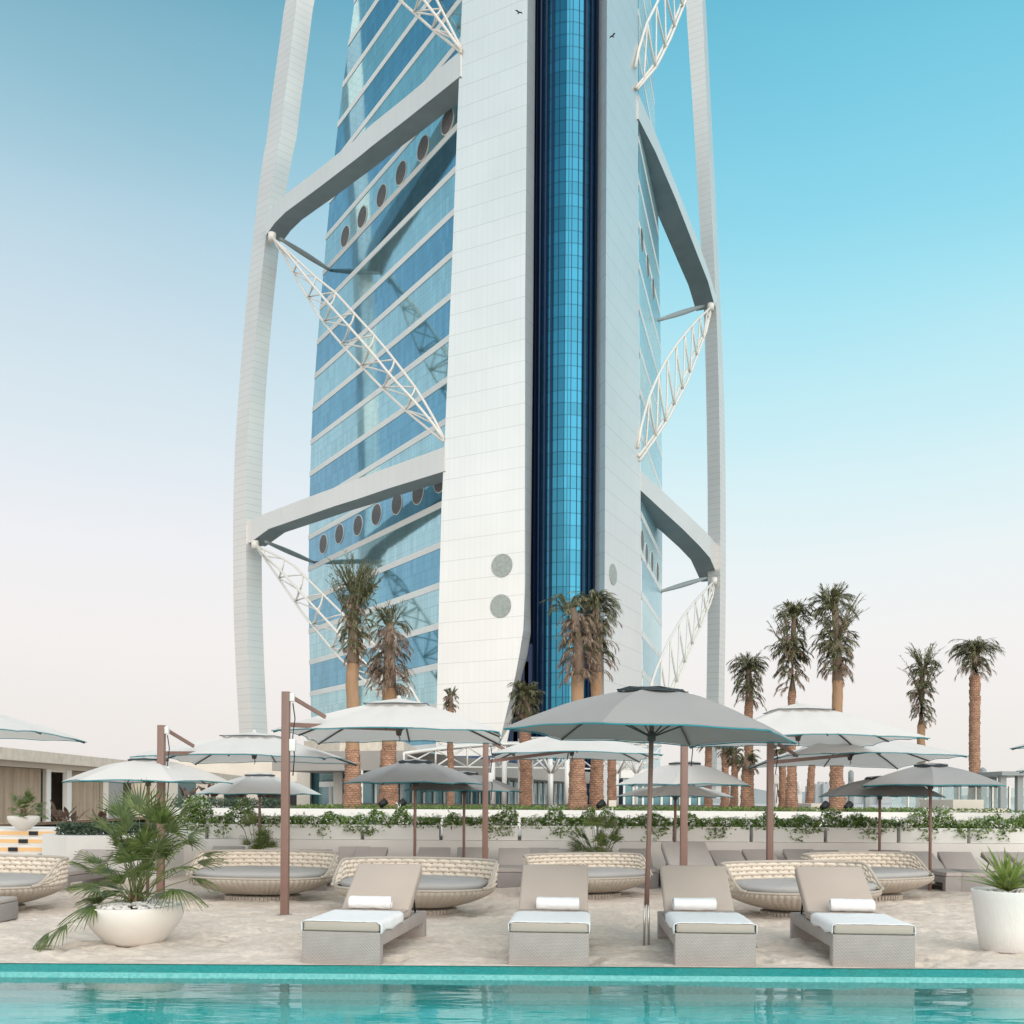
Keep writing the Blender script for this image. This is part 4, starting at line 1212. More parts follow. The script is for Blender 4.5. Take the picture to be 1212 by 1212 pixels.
cantilever((P(337, 1085, 12.62).x, 12.62), (-1.70, 14.42), 2.50, 3.02, 2.93, 'big white cantilever parasol with teal edging over the leftmost front lounger')
cantilever((P(190, 1067, 14.5).x, 14.5), (-4.42, 16.5), 2.22, 2.64, 2.62, 'white cantilever parasol whose brown post rises behind the fan palm')
cantilever((P(574, 1020, 17.0).x, 17.0), (1.15, 18.6), 2.40, 2.84, 2.62, 'white cantilever parasol largely hidden behind the big grey parasol')
cantilever((P(809, 1030, 14.2).x, 14.2), (4.73, 15.95), 2.55, 3.14, 3.14, 'white cantilever parasol right of the big grey parasol, uppermost on the right')
cantilever((P(911, 1012, 16.1).x, 16.1), (6.38, 18.2), 2.33, 2.78, 2.60, 'white cantilever parasol just below the uppermost one on the right', tilt=-.04)
cantilever((-10.6, 13.5), (-8.72, 14.75), 2.52, 3.0, 3.0, 'white cantilever parasol canopy entering at the upper left edge')
cantilever((12.4, 14.4), (10.45, 15.75), 2.55, 3.0, 3.0, 'white cantilever parasol whose tip enters at the right edge')

def pole_parasol(loc, R, rim, apex, label, fabric, grp, rot=0.0, tilt=(0, 0), steel=0.0, lean=(0, 0), n=6):
    t = thing('pole_parasol', loc, label, 'parasol', grp)
    lx, ly = lean
    def pt(i, w, r):
        a = rot + 2 * PI * i / n; b = rot + 2 * PI * (i + 1) / n
        p = V((math.cos(a), math.sin(a), 0)).lerp(V((math.cos(b), math.sin(b), 0)), w)
        seg = 4 * w * (1 - w)
        k = 1 - .035 * seg * r
        z = rim + (apex - rim) * (1 - r ** 1.75) + .02 * seg * r * r - .03 * seg * math.sin(PI * r) + .010 * noise.noise((p.x * r * 4 + loc[0], p.y * r * 4, 5))
        x, y = p.x * R * r * k, p.y * R * r * k
        return V((x + lx, y + ly, z + x * tilt[0] + y * tilt[1]))
    mb = MB(); m = 10; q = 12
    for i in range(n):
        vs = [pt(i, j / m, .03 + .97 * k / q) for k in range(q + 1) for j in range(m + 1)]
        fs = [(k * (m + 1) + j, k * (m + 1) + j + 1, (k + 1) * (m + 1) + j + 1, (k + 1) * (m + 1) + j) for k in range(q) for j in range(m)]
        mb.add(vs, fs, smooth=True)
    c = mb.build('canopy', M[fabric], t)
    pts = [pt(i, j / m, 1.0) + V((0, 0, -.01)) for i in range(n) for j in range(m)]; pts.append(pts[0])
    mb = MB(); mb.tube(pts, .0075, 5, cap=False); mb.build('piping', M['piping_teal'], c)
    mb = MB(); top = pt(0, 0, .0) + V((0, 0, .045))
    rim_c = [pt(i, 0, .24) + V((0, 0, .025)) for i in range(n)]
    for i in range(n):
        a, b = rim_c[i], rim_c[(i + 1) % n]; mid = (a + b) / 2 + V((0, 0, .025))
        mb.add([top, a, mid, b], [(0, 1, 2), (0, 2, 3)])
        mb.quad(a, b, b + V((0, 0, -.02)), a + V((0, 0, -.02)), mat=1)
    mb.tube(rim_c + [rim_c[0]], .007, 5, mat=1, cap=False)
    mb.build('vent_cap', [M[fabric], M['vent_dark']], c)
    hub = V((lx * .85, ly * .85, rim - .02))
    for i in range(n):
        mb = MB(); mb.tube([pt(i, 0, r) + V((0, 0, -.022)) for r in (.05, .3, .55, .8, .99)], .010, 5)
        mb.tube([hub, pt(i, 0, .5) + V((0, 0, -.025))], .009, 5); mb.build('rib', M['rib_dark'], t)
    mb = MB(); mb.lathe([(.045, -.04), (.045, .05), (.02, .07)], 12, hub); mb.build('hub', M['rib_dark'], t)
    mb = MB(); mb.tube([(0, 0, steel), (lx * .5, ly * .5, apex * .5), (lx, ly, apex)], .026, 12); mb.build('pole', M['pole_brown'], t)
    if steel:
        mb = MB()
        mb.tube([(-.026, 0, -.05), (-.018, 0, steel + .05)], .012, 8); mb.tube([(.026, 0, -.05), (.018, 0, steel + .05)], .012, 8)
        mb.build('ground_spike', M['steel'], t)
    return t
g1, g2 = 'grey pole parasols', 'white pole parasols'
def pp(px, Y, *a, **k):
    return pole_parasol((P(px, 1000, Y).x, Y, 0), *a, **k)
pole_parasol((G(765, 1117).x, G(765, 1117).y, 0), 1.60, 2.235, 2.72, 'large grey parasol with teal edging on a thin pole amid the pool loungers', 'fabric_grey', g1, rot=math.radians(5), tilt=(-.035, 0), steel=.42, lean=(.05, 0))
pp(491, 16.9, 1.24, 1.80, 2.19, 'grey parasol right of the left brown post, above the flower planters', 'fabric_grey', g1, rot=.1, lean=(.0, 0))
pp(549, 18.2, 1.15, 1.68, 2.02, 'smaller grey parasol behind the right half of its grey neighbour', 'fabric_grey', g1, rot=.3)
pp(1101, 16.7, 1.28, 1.81, 2.17, 'grey parasol nearest the right edge of the picture', 'fabric_grey', g1, rot=.15)
pp(1041, 18.3, 1.17, 1.63, 1.98, 'grey parasol partly covered by the rightmost grey one', 'fabric_grey', g1, rot=.4)
pp(810, 17.2, 1.27, 1.80, 2.20, 'white pole parasol just behind the thick middle brown post', 'fabric_white', g2, rot=.2)
pp(799, 18.4, 1.12, 1.60, 1.86, 'low white parasol seen as a thin strip under another white one', 'fabric_white', g2, rot=0)
pp(175, 14.9, 1.28, 1.77, 2.12, 'white pole parasol left of the brown post, above the fan palm', 'fabric_white', g2, rot=.1)
pp(307, 18.75, 1.19, 1.60, 1.98, 'white pole parasol behind the second daybed from left', 'fabric_white', g2, rot=.25)
pole_parasol((14.0, 23.5, .78), 1.7, 1.52, 2.0, 'white parasol tip at the right edge, beyond the planter wall', 'fabric_white', g2)

# ================================================================ POTS AND PALMS
def fan_leaf(mb, mp, base, tip, size, droop=.25, spread=150, n=20, nrm=None):
    """petiole from base to tip, a fan of narrow blades at the tip"""
    base = V(base); tip = V(tip)
    mid = (base + tip) / 2 + V((0, 0, .10 * (tip - base).length))
    mp.tube([base.lerp(mid, t).lerp(mid.lerp(tip, t), t) for t in (0, .33, .66, 1)], .006, 5, r2=.004)
    d = (tip - mid).normalized()
    side = d.cross(V((0, 0, 1)))
    if side.length < .05: side = V((1, 0, 0))
    side.normalize(); side = (side + V((0, 0, random.uniform(-.5, .5)))).normalized()
    nn = side.cross(d).normalized()
    for k in range(n):
        a = math.radians(-spread / 2 + spread * k / (n - 1))
        dd = (d * math.cos(a) + side * math.sin(a)).normalized()
        L = size * (1 - .25 * (abs(a) / (PI / 2)) ** 2) * random.uniform(.9, 1.08)
        w = size * .030
        sd = dd.cross(nn).normalized()
        prev = tip; pl = None
        fold = nn * (w * (.4 if k % 2 else -.4))
        segs = []
        for q in range(5):
            u = q / 4
            p = tip + dd * L * u + V((0, 0, -1)) * droop * L * u * u
            ww = w * (.55 + 1.2 * u if u < .4 else 1.03 * (1 - u) / .6 + .03)
            segs.append((p + sd * ww + fold * u, p - sd * ww - fold * u))
        for q in range(4):
            mb.quad(segs[q][0], segs[q][1], segs[q + 1][1], segs[q + 1][0])

def fan_palm(loc, label, specs, rn, R, H, size, name='fan_palm', seedv=1, low=0.15):
    t = thing(name, loc, label, 'palm')
    O = V(loc)
    mb = MB(); mp = MB()
    for s in specs:   # explicit tips in world coordinates: (px, py, Y, size, droop)
        tip = P(s[0], s[1], s[2]) - O
        b = V((random.gauss(0, .03), random.gauss(0, .03), .05))
        fan_leaf(mb, mp, b, tip, s[3], s[4] if len(s) > 4 else .25)
    for i in range(rn):
        az = random.uniform(0, 2 * PI); el = random.uniform(low, 1.45)
        ln = H * random.uniform(.55, 1.0) * (.55 + .45 * math.sin(el))
        tip = V((math.cos(az) * math.cos(el) * R / H * ln * 1.1, math.sin(az) * math.cos(el) * R / H * ln * 1.1, math.sin(el) * ln))
        fan_leaf(mb, mp, (random.gauss(0, .03), random.gauss(0, .03), .03), tip, size * random.uniform(.8, 1.1), random.uniform(.1, .45), random.uniform(110, 170))
    mb.build('leaves', M['leaf_fan'], t); mp.build('stalks', M['petiole'], t)
    for k in range(5):
        a = k * 1.3; mb = MB(); mb.tube([(math.cos(a) * .05, math.sin(a) * .05, -.08), (math.cos(a) * .06, math.sin(a) * .06, .16)], .028, 7, r2=.014)
        mb.build('stem', M['wood_brown'], t)
    return t

def bowl(loc, r, h, label, rb=.55):
    t = thing('planter_bowl', loc, label, 'planter')
    prof = []
    for k in range(15):
        u = k / 14; prof.append((r * (rb + (1 - rb) * math.sin(u * PI * .56) / 1.0), h * u))
    prof = [(0, 0)] + prof
    mx = max(p[0] for p in prof); prof = [(p[0] * r / mx, p[1]) for p in prof]
    rr = prof[-1][0]
    prof += [(rr - .02, h + .006), (rr - .05, h - .01), (rr - .06, h - .07), (0, h - .075)]
    mb = MB(); mb.lathe(prof, 56); mb.build('bowl', M['bowl'], t)
    return t, rr
B = P(160, 1000, G(161, 1121).y + .33)
t, rr = bowl((B.x, B.y, -.005), .50, .40, 'large rounded white planter bowl on the sand at left')
mb = MB()
for _ in range(260):
    a = random.uniform(0, 2 * PI); q = math.sqrt(random.random()) * (rr - .07); s = random.uniform(.018, .034)
    c = V((q * math.cos(a), q * math.sin(a), .385 + random.uniform(0, .02) + .03 * (1 - q / rr)))
    mb.lathe([(0, -s * .6), (s * .8, -s * .35), (s, 0), (s * .8, s * .4), (0, s * .6)], 7, c, sx=random.uniform(.8, 1.3))
pb = mb.build('pebbles', M['pebble'], t); pb['kind'] = 'stuff'
YB = B.y
specs = [(78, 1094, YB - .45, .36, .55), (58, 1104, YB - .45, .26, .8), (112, 1072, YB - .35, .34, .4), (118, 1050, YB - .2, .34, .3), (116, 1052, YB - .3, .30, .2), (108, 1030, YB, .26, .1), (118, 1022, YB + .1, .3, .15),
         (228, 1040, YB - .1, .30, .5), (205, 1052, YB - .3, .36, .6), (235, 1022, YB, .3, .2), (240, 1012, YB + .1, .28, .3), (215, 1000, YB - .1, .36, .6), (200, 985, YB - .1, .38, .3),
         (180, 972, YB, .40, .1), (165, 962, YB + .1, .40, .05), (190, 975, YB - .15, .42, .15), (150, 985, YB, .38, .15), (140, 1000, YB - .1, .36, .3), (170, 1000, YB - .2, .38, .25), (185, 1005, YB - .25, .38, .25), (210, 968, YB + .1, .40, .3), (133, 985, YB + .2, .36, .3),
         (200, 1030, YB - .3, .36, .4), (155, 1020, YB - .3, .34, .3), (222, 990, YB + .2, .34, .5), (146, 968, YB + .25, .36, .1)]
fan_palm((B.x, B.y, .38), 'bushy green fan palm growing from the big white bowl', specs, 28, .46, .80, .32)
# pot at the right
Bp = P(1193, 1000, G(1190, 1129).y + .30)
t = thing('plant_pot', (Bp.x, Bp.y, -.01), 'tall tapered white pot on the sand at the right edge', 'planter')
mb = MB(); mb.lathe([(0, 0), (.245, 0), (.262, .012), (.30, .25), (.338, .55), (.352, .625), (.35, .635), (.325, .633), (.315, .56), (0, .56)], 56); mb.build('pot', M['pot_white'], t)
mb = MB(); 
for _ in range(150):
    a = random.uniform(0, 2 * PI); q = math.sqrt(random.random()) * .30; s = random.uniform(.014, .026)
    c = V((q * math.cos(a), q * math.sin(a), .60 + random.uniform(0, .02))); mb.lathe([(0, -s * .6), (s, 0), (0, s * .6)], 7, c)
pb = mb.build('pebbles', M['pebble'], t); pb['kind'] = 'stuff'
mb = MB(); mb.lathe([(0, .59), (.318, .59)], 30); mb.build('soil', M['soil'], t)
t = thing('agave', (Bp.x, Bp.y, .60), 'spiky yellow-green agave in the white pot at right', 'plant')
mb = MB()
for i in range(34):
    az = i * 2.39996; el = .35 + 1.05 * (i / 34) + random.uniform(-.08, .08)
    L = random.uniform(.48, .62) * (1.0 if i < 30 else .85); w = .036
    d = V((math.cos(az) * math.cos(el), math.sin(az) * math.cos(el), math.sin(el))); sd = V((-math.sin(az), math.cos(az), 0)); nn = sd.cross(d)
    prev = None
    for q in range(7):
        u = q / 6; p = d * L * u + V((0, 0, -1)) * .16 * L * u * u * (1.3 - el * .6) + V((0, 0, .01))
        ww = w * (.6 + 1.4 * u if u < .3 else 1.03 * (1 - u) / .7 + .0)
        row = (p + sd * ww, p - nn * ww * .45, p - sd * ww)
        if prev: mb.quad(prev[0], prev[1], row[1], row[0]); mb.quad(prev[1], prev[2], row[2], row[1])
        prev = row
for i in range(7):
    pass
mb.build('leaves', M['leaf_agave'], t)
# fallen twig and a dark stone on the sand
tw = thing('twig', G(893, 1122), 'tiny dark twig lying on the sand before the third front lounger', 'twig')
mb = MB(); mb.tube([(-.02, 0, .01), (.01, .01, .015), (.03, 0, .008)], .006, 5); mb.build('stick', M['wood_brown'], tw)

# small fan palms further back
def rndpalm(px, py, Y, z, n, R, H, size, lb):
    p = P(px, py, Y); fan_palm((p.x, Y, z), lb, [], n, R, H, size)
rndpalm(305, 1010, 17.9, .05, 30, .55, 1.08, .30, 'dark little fan palm against the wall behind the second daybed')
rndpalm(707, 1010, 17.7, .05, 34, .62, 1.15, .30, 'dark little fan palm against the wall behind the fourth daybed')
tb, _ = bowl((P(28, 980, 19.4).x, 19.4, .865), .30, .27, 'small white planter bowl on top of the lit steps', rb=.35)
fan_palm((P(28, 980, 19.4).x, 19.4, 1.12), 'small yellow-green palm in the bowl on the steps', [], 20, .34, .42, .24)

# ================================================================ DATE PALMS
def frond(mb, base, az, el0, el1, L, nl, lw, ll, shag=.35):
    """curved rachis with paired narrow blades; elevation runs from el0 to el1"""
    p = V(base); ds = L / nl
    for q in range(nl):
        u = q / nl
        el = el0 + (el1 - el0) * u ** 1.15
        d = V((math.cos(az) * math.cos(el), math.sin(az) * math.cos(el), math.sin(el)))
        sd = V((-math.sin(az), math.cos(az), 0)); n2 = p + d * ds
        w = .010 * (1 - u) + .003
        mb.quad(p + sd * w, p - sd * w, n2 - sd * w, n2 + sd * w)
        if u > .05:
            l = ll * (.55 + .45 * math.sin(PI * u)) * random.uniform(.7, 1.2)
            for s in (-1, 1):
                ld = (d * .95 + sd * s * random.uniform(.15, .6) + V((random.gauss(0, .14), random.gauss(0, .14), -shag + random.gauss(0, .16)))).normalized()
                wv = ld.cross(V((random.gauss(0, .3), random.gauss(0, .3), 1))).normalized() * lw
                e = n2 + ld * l + V((0, 0, -.12 * l))
                mid = n2 + ld * l * .5
                mb.quad(n2 - wv * .5, n2 + wv * .5, mid + wv, mid - wv)
                mb.add([mid - wv, mid + wv, e], [(0, 1, 2)])
        p = n2
def date_palm(px, base_z, Y, top_py, trunk_top_py, wpx_top, wpx_base, label, green=34, dry=26, hw=25, upright=.5, lean=0.0, burlap=None, heads=None, skirt=.8):
    """heads: list of (dx px, py, weight) where tufts start; hw: half width of the crown in px"""
    x0 = P(px, 950, Y).x
    t = thing('date_palm', (x0, Y, base_z), label, 'palm tree', 'date palms behind the planters')
    tz = P(px, trunk_top_py, Y).z - base_z
    cz = P(px, top_py, Y).z - base_z
    mpx = Y / F; hw = hw * .84; green = int(green * .85)
    rt = wpx_top / 2 * mpx; rb = wpx_base / 2 * mpx
    N = 22; rows = max(12, int(tz / .055)); vs = []
    bz = 1.0
    if burlap is not None: bz = (P(px, burlap, Y).z - base_z) / tz
    uvs = []
    for j in range(rows + 1):
        u = j / rows
        r = rt + (rb - rt) * max(0, 1 - u * 1.6) ** 1.7
        for k in range(N):
            a = 2 * PI * k / N
            ph = (j % 4) / 4.0
            sc = (.09 * ph - .04 + .05 * math.sin(a * 5 + (j // 4) * PI)) if u < bz else .0
            rr = r * (1 + sc) + (.02 * noise.noise((a * 2, j * .25, px)) if u >= bz else .03 * noise.noise((a * 3, j * .5, px)))
            vs.append((lean * u * tz + .04 * noise.noise((u * 4, px, 1)) + rr * math.cos(a), rr * math.sin(a), u * tz))
            uvs.append((a * r, u * tz))
    cut = int(rows * bz)
    def part(j0, j1):
        m_ = MB(); fs = [((j - j0) * N + k, (j - j0) * N + (k + 1) % N, (j - j0 + 1) * N + (k + 1) % N, (j - j0 + 1) * N + k) for j in range(j0, j1) for k in range(N)]
        m_.add(vs[j0 * N:(j1 + 1) * N], fs, uvs=uvs[j0 * N:(j1 + 1) * N], smooth=True); return m_
    part(0, cut).build('trunk', M['trunk_scales'], t)
    if burlap is not None and cut < rows: part(cut, rows).build('burlap_wrap', M['burlap'], t)
    H = cz - tz; W = hw * mpx
    mg = MB(); md = MB()
    if heads is None: heads = [(0, top_py + (trunk_top_py - top_py) * .42, 1.0)]
    X = lean * tz
    for (dx, py_, wt) in heads:
        hz = P(px, py_, Y).z - base_z; hxx = X + dx * mpx
        upL = max(.25, (cz - hz) * 1.0) if dx == 0 or True else .5
        for i in range(int(green * wt)):
            az = random.uniform(0, 2 * PI)
            k = random.random()
            if k < upright:      # spiky top
                L = upL * random.uniform(.6, 1.0) * wt ** .3; frond(mg, (hxx + rt * .5 * math.cos(az), rt * .5 * math.sin(az), hz - .12), az, random.uniform(1.1, 1.5), random.uniform(.5, 1.2), L, 12, .011, .30 * W + .1, .1)
            else:                # arching out
                L = W * random.uniform(.8, 1.45); frond(mg, (hxx + rt * .5 * math.cos(az), rt * .5 * math.sin(az), hz + random.uniform(-.2, .15)), az, random.uniform(.5, 1.3), random.uniform(-1.3, -.3), L, 14, .011, .30 * W + .1, .35)
        for i in range(int(green * skirt * wt)):
            az = random.uniform(0, 2 * PI); zz = tz + (hz - tz) * random.uniform(.25, 1.0)
            L = W * random.uniform(.45, 1.0); xx = X + (hxx - X) * (zz - tz) / max(.1, hz - tz)
            frond(mg, (xx + rt * .6 * math.cos(az), rt * .6 * math.sin(az), zz), az, random.uniform(.2, 1.0), random.uniform(-1.45, -1.0), L, 12, .010, .26 * W + .1, .5)
    hz = P(px, heads[0][1], Y).z - base_z
    for i in range(dry):
        zz = tz + (hz - tz) * random.uniform(0, .95); az = random.uniform(0, 2 * PI)
        L = W * random.uniform(.5, 1.15)
        frond(md, (X + rt * .7 * math.cos(az), rt * .7 * math.sin(az), zz), az, random.uniform(-.1, .8), random.uniform(-1.5, -1.1), L, 12, .009, .24 * W + .08, .55)
    mc = MB(); mc.tube([(X, 0, tz - .05), (X, 0, (tz + hz) / 2), (X + heads[0][0] * mpx * .5, 0, hz + .05)], lambda u: rt * (1.0 - .45 * u), 10); mc.build('crown_core', M['leaf_dry'], t)
    mg.build('fronds', M['leaf_palm'], t)
    if dry: md.build('dry_fronds', M['leaf_dry'], t)
    return t
date_palm(417, 1.22, 27.0, 650, 786, 15, 24, 'tallest date palm at left with a narrow upright crown before the blue glass', green=70, dry=60, hw=18, upright=.8, burlap=885, heads=[(0, 700, 1.0), (14, 705, .45), (0, 740, .5)])
date_palm(460, 1.22, 28.5, 706, 815, 17, 26, 'date palm with a wide drooping brown crown, second from left', green=34, dry=150, hw=30, upright=.5, burlap=880, heads=[(0, 738, 1.0)], skirt=.6)
date_palm(533, 1.22, 34.0, 810, 838, 7, 9, 'slim small date palm between the two left palms and the tower base', green=16, dry=30, hw=9, upright=.7)
date_palm(622, 1.22, 30.0, 802, 858, 14, 16, 'short green tufted palm left of the blue glass foot', green=90, dry=24, hw=20, upright=.5, heads=[(0, 822, 1.0)])
date_palm(683, 1.22, 26.5, 699, 800, 15, 25, 'date palm with brown crown in front of the glass spine', green=24, dry=150, hw=27, upright=.5, burlap=868, heads=[(-12, 722, 1.0)], skirt=.5)
date_palm(706, 1.22, 27.5, 699, 796, 14, 18, 'date palm with long green fronds touching its brown neighbour', green=90, dry=50, hw=28, upright=.25, burlap=868, heads=[(-4, 716, 1.0)], skirt=1.0)
date_palm(724, 1.22, 36.0, 858, 880, 10, 12, 'thin distant palm trunk behind the big grey parasol', green=12, dry=14, hw=12)
date_palm(886, 1.22, 30.0, 766, 832, 10, 14, 'small green palm with swept crown right of the white mast', green=80, dry=24, hw=21, upright=.35, heads=[(-2, 792, 1.0)])
date_palm(937, 1.22, 27.5, 706, 818, 9, 16, 'tall palm with a long shaggy crown, left one of the tall pair', green=70, dry=60, hw=23, upright=.45, heads=[(3, 728, 1.0), (-4, 770, .7)])
date_palm(990, 1.22, 27.0, 686, 806, 12, 22, 'tallest palm on the right with a two-tiered shaggy crown', green=78, dry=56, hw=26, upright=.45, burlap=845, heads=[(-8, 716, 1.0), (-2, 760, .75)])
date_palm(1090, .76, 34.0, 756, 858, 9, 13, 'narrow upright palm between the right parasols and the far palm', green=70, dry=50, hw=17, upright=.6, burlap=895, heads=[(2, 790, 1.0), (0, 820, .5)])
date_palm(1153, .76, 33.0, 754, 800, 12, 14, 'rightmost palm with a round umbrella-like green crown on a tall bare trunk', green=120, dry=20, hw=25, upright=.25, heads=[(1, 772, 1.0)], skirt=.3)
# more trunks glimpsed between the parasols
extra = [(838, 33, 860, 'brown palm trunk behind the white pole parasol, right of the middle post'),
         (858, 36, 868, 'distant palm trunk just right of the middle post'),
         (869, 31, 880, 'short palm seen under the rim of the big grey parasol'),
         (884, 29, 888, 'thick palm trunk under the tip of the big grey parasol'),
         (926, 31, 872, 'palm trunk just right of the right brown post'),
         (958, 35, 872, 'slanting thin palm trunk between the tall pair')]
for (px, Y, tp, lb) in extra:
    date_palm(px, 1.22, Y, tp, tp + 24, 8 if px != 884 else 13, 11 if px != 884 else 17, lb, green=26, dry=20, hw=12, lean=.05 if px == 958 else 0)

# ================================================================ LEFT: STEPS, PLANTER, PAVILION
sx0, sx1 = -16.0, P(50, 1000, 18.6).x
st = thing('steps', (sx1, 17.8, 0), 'white garden steps with glowing strip lights at the left edge', 'steps')
O = V((sx1, 17.8, 0))
ys = [17.75 + .33 * k for k in range(6)]; zs_ = [.145 * (k + 1) for k in range(6)]
mb = MB()
for k in range(6):
    y1 = 19.9 if k == 5 else ys[k + 1]
    mb.box(sx0, sx1, ys[k], y1, -.02, zs_[k])
mb.box(sx0, sx1, 19.903, 21.4, -.02, .86)
mb.build('treads', M['plaster'], st, O)
for k in range(1, 6):
    mb = MB(); mb.box(sx0, sx1 - .06, ys[k] - .012, ys[k] - .002, zs_[k] - .115, zs_[k] - .045); mb.build('strip_light', M['step_light'], st, O)
for k in range(1, 6):
    xx = P(40 - (5 - k) * 12, 1000, ys[k]).x
    mb = MB(); mb.box(xx - .09, xx + .09, ys[k] - .03, ys[k] - .013, zs_[k] - .12, zs_[k] - .04); mb.build('lamp_housing', M['black'], st, O)
# planter with hedge
p0 = P(50, 992, 18.4); p1 = P(79, 992, 17.3); p2 = P(196, 992, 18.1)
t = thing('planter_box', (p1.x, 17.3, 0), 'wide white corner planter behind the fan palm', 'planter'); O = V((p1.x, 17.3, 0))
mb = MB(); poly = [V((p1.x, 17.3, -.02)), V((p2.x, 18.1, -.02)), V((p2.x, 21.0, -.02)), V((p0.x, 21.0, -.02)), V((p0.x, 18.4, -.02))]
mb.prism(poly, (0, 0, .84)); mb.build('box', M['planter'], t, O)
hw = (p2.x - p1.x)
hs = thing('hedge', ((p1.x + p2.x) / 2, 18.2, .82), 'dark green clipped hedge in the white corner planter at left', 'hedge')
mb = MB()
def hp_():
    u = random.random(); 
    return (-hw / 2 - .5 + (hw + .5) * u + 0, -.45 + .5 * abs(u - .22) + random.random() * .5, random.random() ** .7 * .22)
leaf_cloud(mb, 5200, hp_, .06, .8); mb.build('foliage', M['leaf_hedge'], hs)
# red-leaved plants
def broad_plant(px, py, Y, n, H, label, m='leaf_red', wl=.05):
    c = P(px, py, Y); t = thing('leafy_plant', c, label, 'plant')
    mb = MB()
    for i in range(n):
        az = random.uniform(0, 6.28); el = random.uniform(.6, 1.4); L = H * random.uniform(.4, 1)
        d = V((math.cos(az) * math.cos(el), math.sin(az) * math.cos(el), math.sin(el))); sd = V((-math.sin(az), math.cos(az), 0))
        b = d * L * .4; prev = None
        mb.quad(V((0, 0, 0)) + sd * .006, V((0, 0, 0)) - sd * .006, b - sd * .006, b + sd * .006)
        for q in range(6):
            u = q / 5; p = b + d * L * .6 * u - V((0, 0, .1 * L * u * u)); w = wl * math.sin(PI * (.05 + .93 * u))
            r = (p + sd * w, p - sd * w)
            if prev: mb.quad(prev[0], prev[1], r[1], r[0])
            prev = r
    mb.build('leaves', M[m], t)
broad_plant(72, 978, 18.9, 9, .75, 'broad reddish-leaved plant before the dark doorway')
broad_plant(84, 980, 18.7, 9, .72, 'dark red-leaved plant just right of the doorway plant')
broad_plant(118, 980, 18.7, 14, .6, 'bronze leafy shrub above the clipped hedge')
broad_plant(222, 952, 25.8, 14, .7, 'dark red shrub at the left end of the second wall')
for k, (px, lb) in enumerate(((250, 'first'), (284, 'second'), (318, 'third'))):
    broad_plant(px, 948, 27, 30, .75, '%s of the dark shrubs from the left, before the far cream facade' % lb, wl=.07)

# pavilion
pav = [V((-19.0, 24.0, 0)), V((-19.8, 50.6, 0)), V((-21.8, 63, 0)), V((-24, 87, 0))]
O = V((-19.8, 40, .3))
pv = thing('pavilion', O, 'low cream beach pavilion with rough stone roof edge and curtained glass', 'building')
mb = MB()
for i in range(3):
    a, b = pav[i], pav[i + 1]
    z0, z1 = 2.92, 3.38
    mb.prism([V((a.x, a.y, z0)), V((b.x, b.y, z0)), V((b.x, b.y, z1)), V((a.x, a.y, z1))], (-7, 0, 0))
mb.build('roof', M['cream_stone'], pv, O)
def seg_y(px):  # where the facade line (x = -20.3) meets a column of pixels
    dx, _ = ray(px, 945); return -20.3 / dx
FXX = -20.3
def wallpiece(nm, m, pa, pb, z0, z1, dx=0.0, th=.2):
    ya, yb = seg_y(pa), seg_y(pb)
    mb = MB(); mb.box(FXX - th + dx, FXX + dx, min(ya, yb), max(ya, yb), z0, z1); return mb.build(nm, M[m], pv, O)
wallpiece('lintel', 'cream_wall', -60, 240, 2.72, 2.915, .02)
for (a, b) in ((-40, 54.5), (84, 122)):
    w_ = wallpiece('window', 'window_clear', a, b, .45, 2.715, 0, .03)
    ya, yb = seg_y(a), seg_y(b)
    mb = MB(); n = 160; y0c, y1c = ya, yb; vs = []
    for i in range(n + 1):
        y = y0c + (y1c - y0c) * i / n
        x = FXX - .25 + .07 * math.sin(i * 1.1) + .03 * math.sin(i * .37)
        vs += [(x, y, .4), (x, y, 2.7)]
    mb.add(vs, [(2 * i, 2 * i + 2, 2 * i + 3, 2 * i + 1) for i in range(n)], smooth=True)
    mb.build('curtain', M['curtain'], pv, O)
wallpiece('mullion', 'white_steel', 54.5, 59, .4, 2.715, .05)
wallpiece('doorway', 'black', 59.5, 77.5, .4, 2.60, -.6)
wallpiece('door_head', 'cream_wall', 59, 78, 2.60, 2.715, .0)
wallpiece('mullion', 'white_steel', 78, 83.5, .4, 2.715, .05)
wallpiece('column', 'cream_wall', 122, 128, .4, 2.715, .02)
wallpiece('curtain', 'fabric_grey', 128, 145, .4, 2.715, .03)
wallpiece('doorway', 'black', 146, 159, .4, 2.715, -.6)
wallpiece('wall_panel', 'curtain', 159.5, 182, .4, 2.715)
wallpiece('wall_panel', 'cream_wall', 182, 210, .4, 2.715, .02)
wallpiece('window', 'window_glass', 210, 232, .4, 2.715)
wallpiece('back_wall', 'cream_wall', -60, 240, .3, 2.9, -3.5)
mb = MB(); mb.box(FXX - 6.9, FXX - .0, 24, 90, .28, .40); mb.build('floor', M['wood_brown'], pv, O)
# cream building beyond, with the openings above the far hedge
O = V((-20, 92, .3)); bb = thing('building', O, 'far cream block behind the left parasols with dark openings', 'building')
xa, xb = P(205, 930, 92).x, P(356, 930, 92).x
mb = MB(); mb.box(xa, xb, 92, 104, .3, 3.0); mb.box(xa - .5, xb, 91.5, 104, 3.0, 4.9); mb.build('wall', M['cream_wall'], bb, O)
for (a, b) in ((212, 228), (265, 291), (310, 334), (340, 352)):
    pa, pb = P(a, 940, 91.9).x, P(b, 940, 91.9).x; mb = MB(); mb.box(pa, pb, 91.9, 91.99, .6, 2.9); mb.build('opening', M['black'], bb, O)

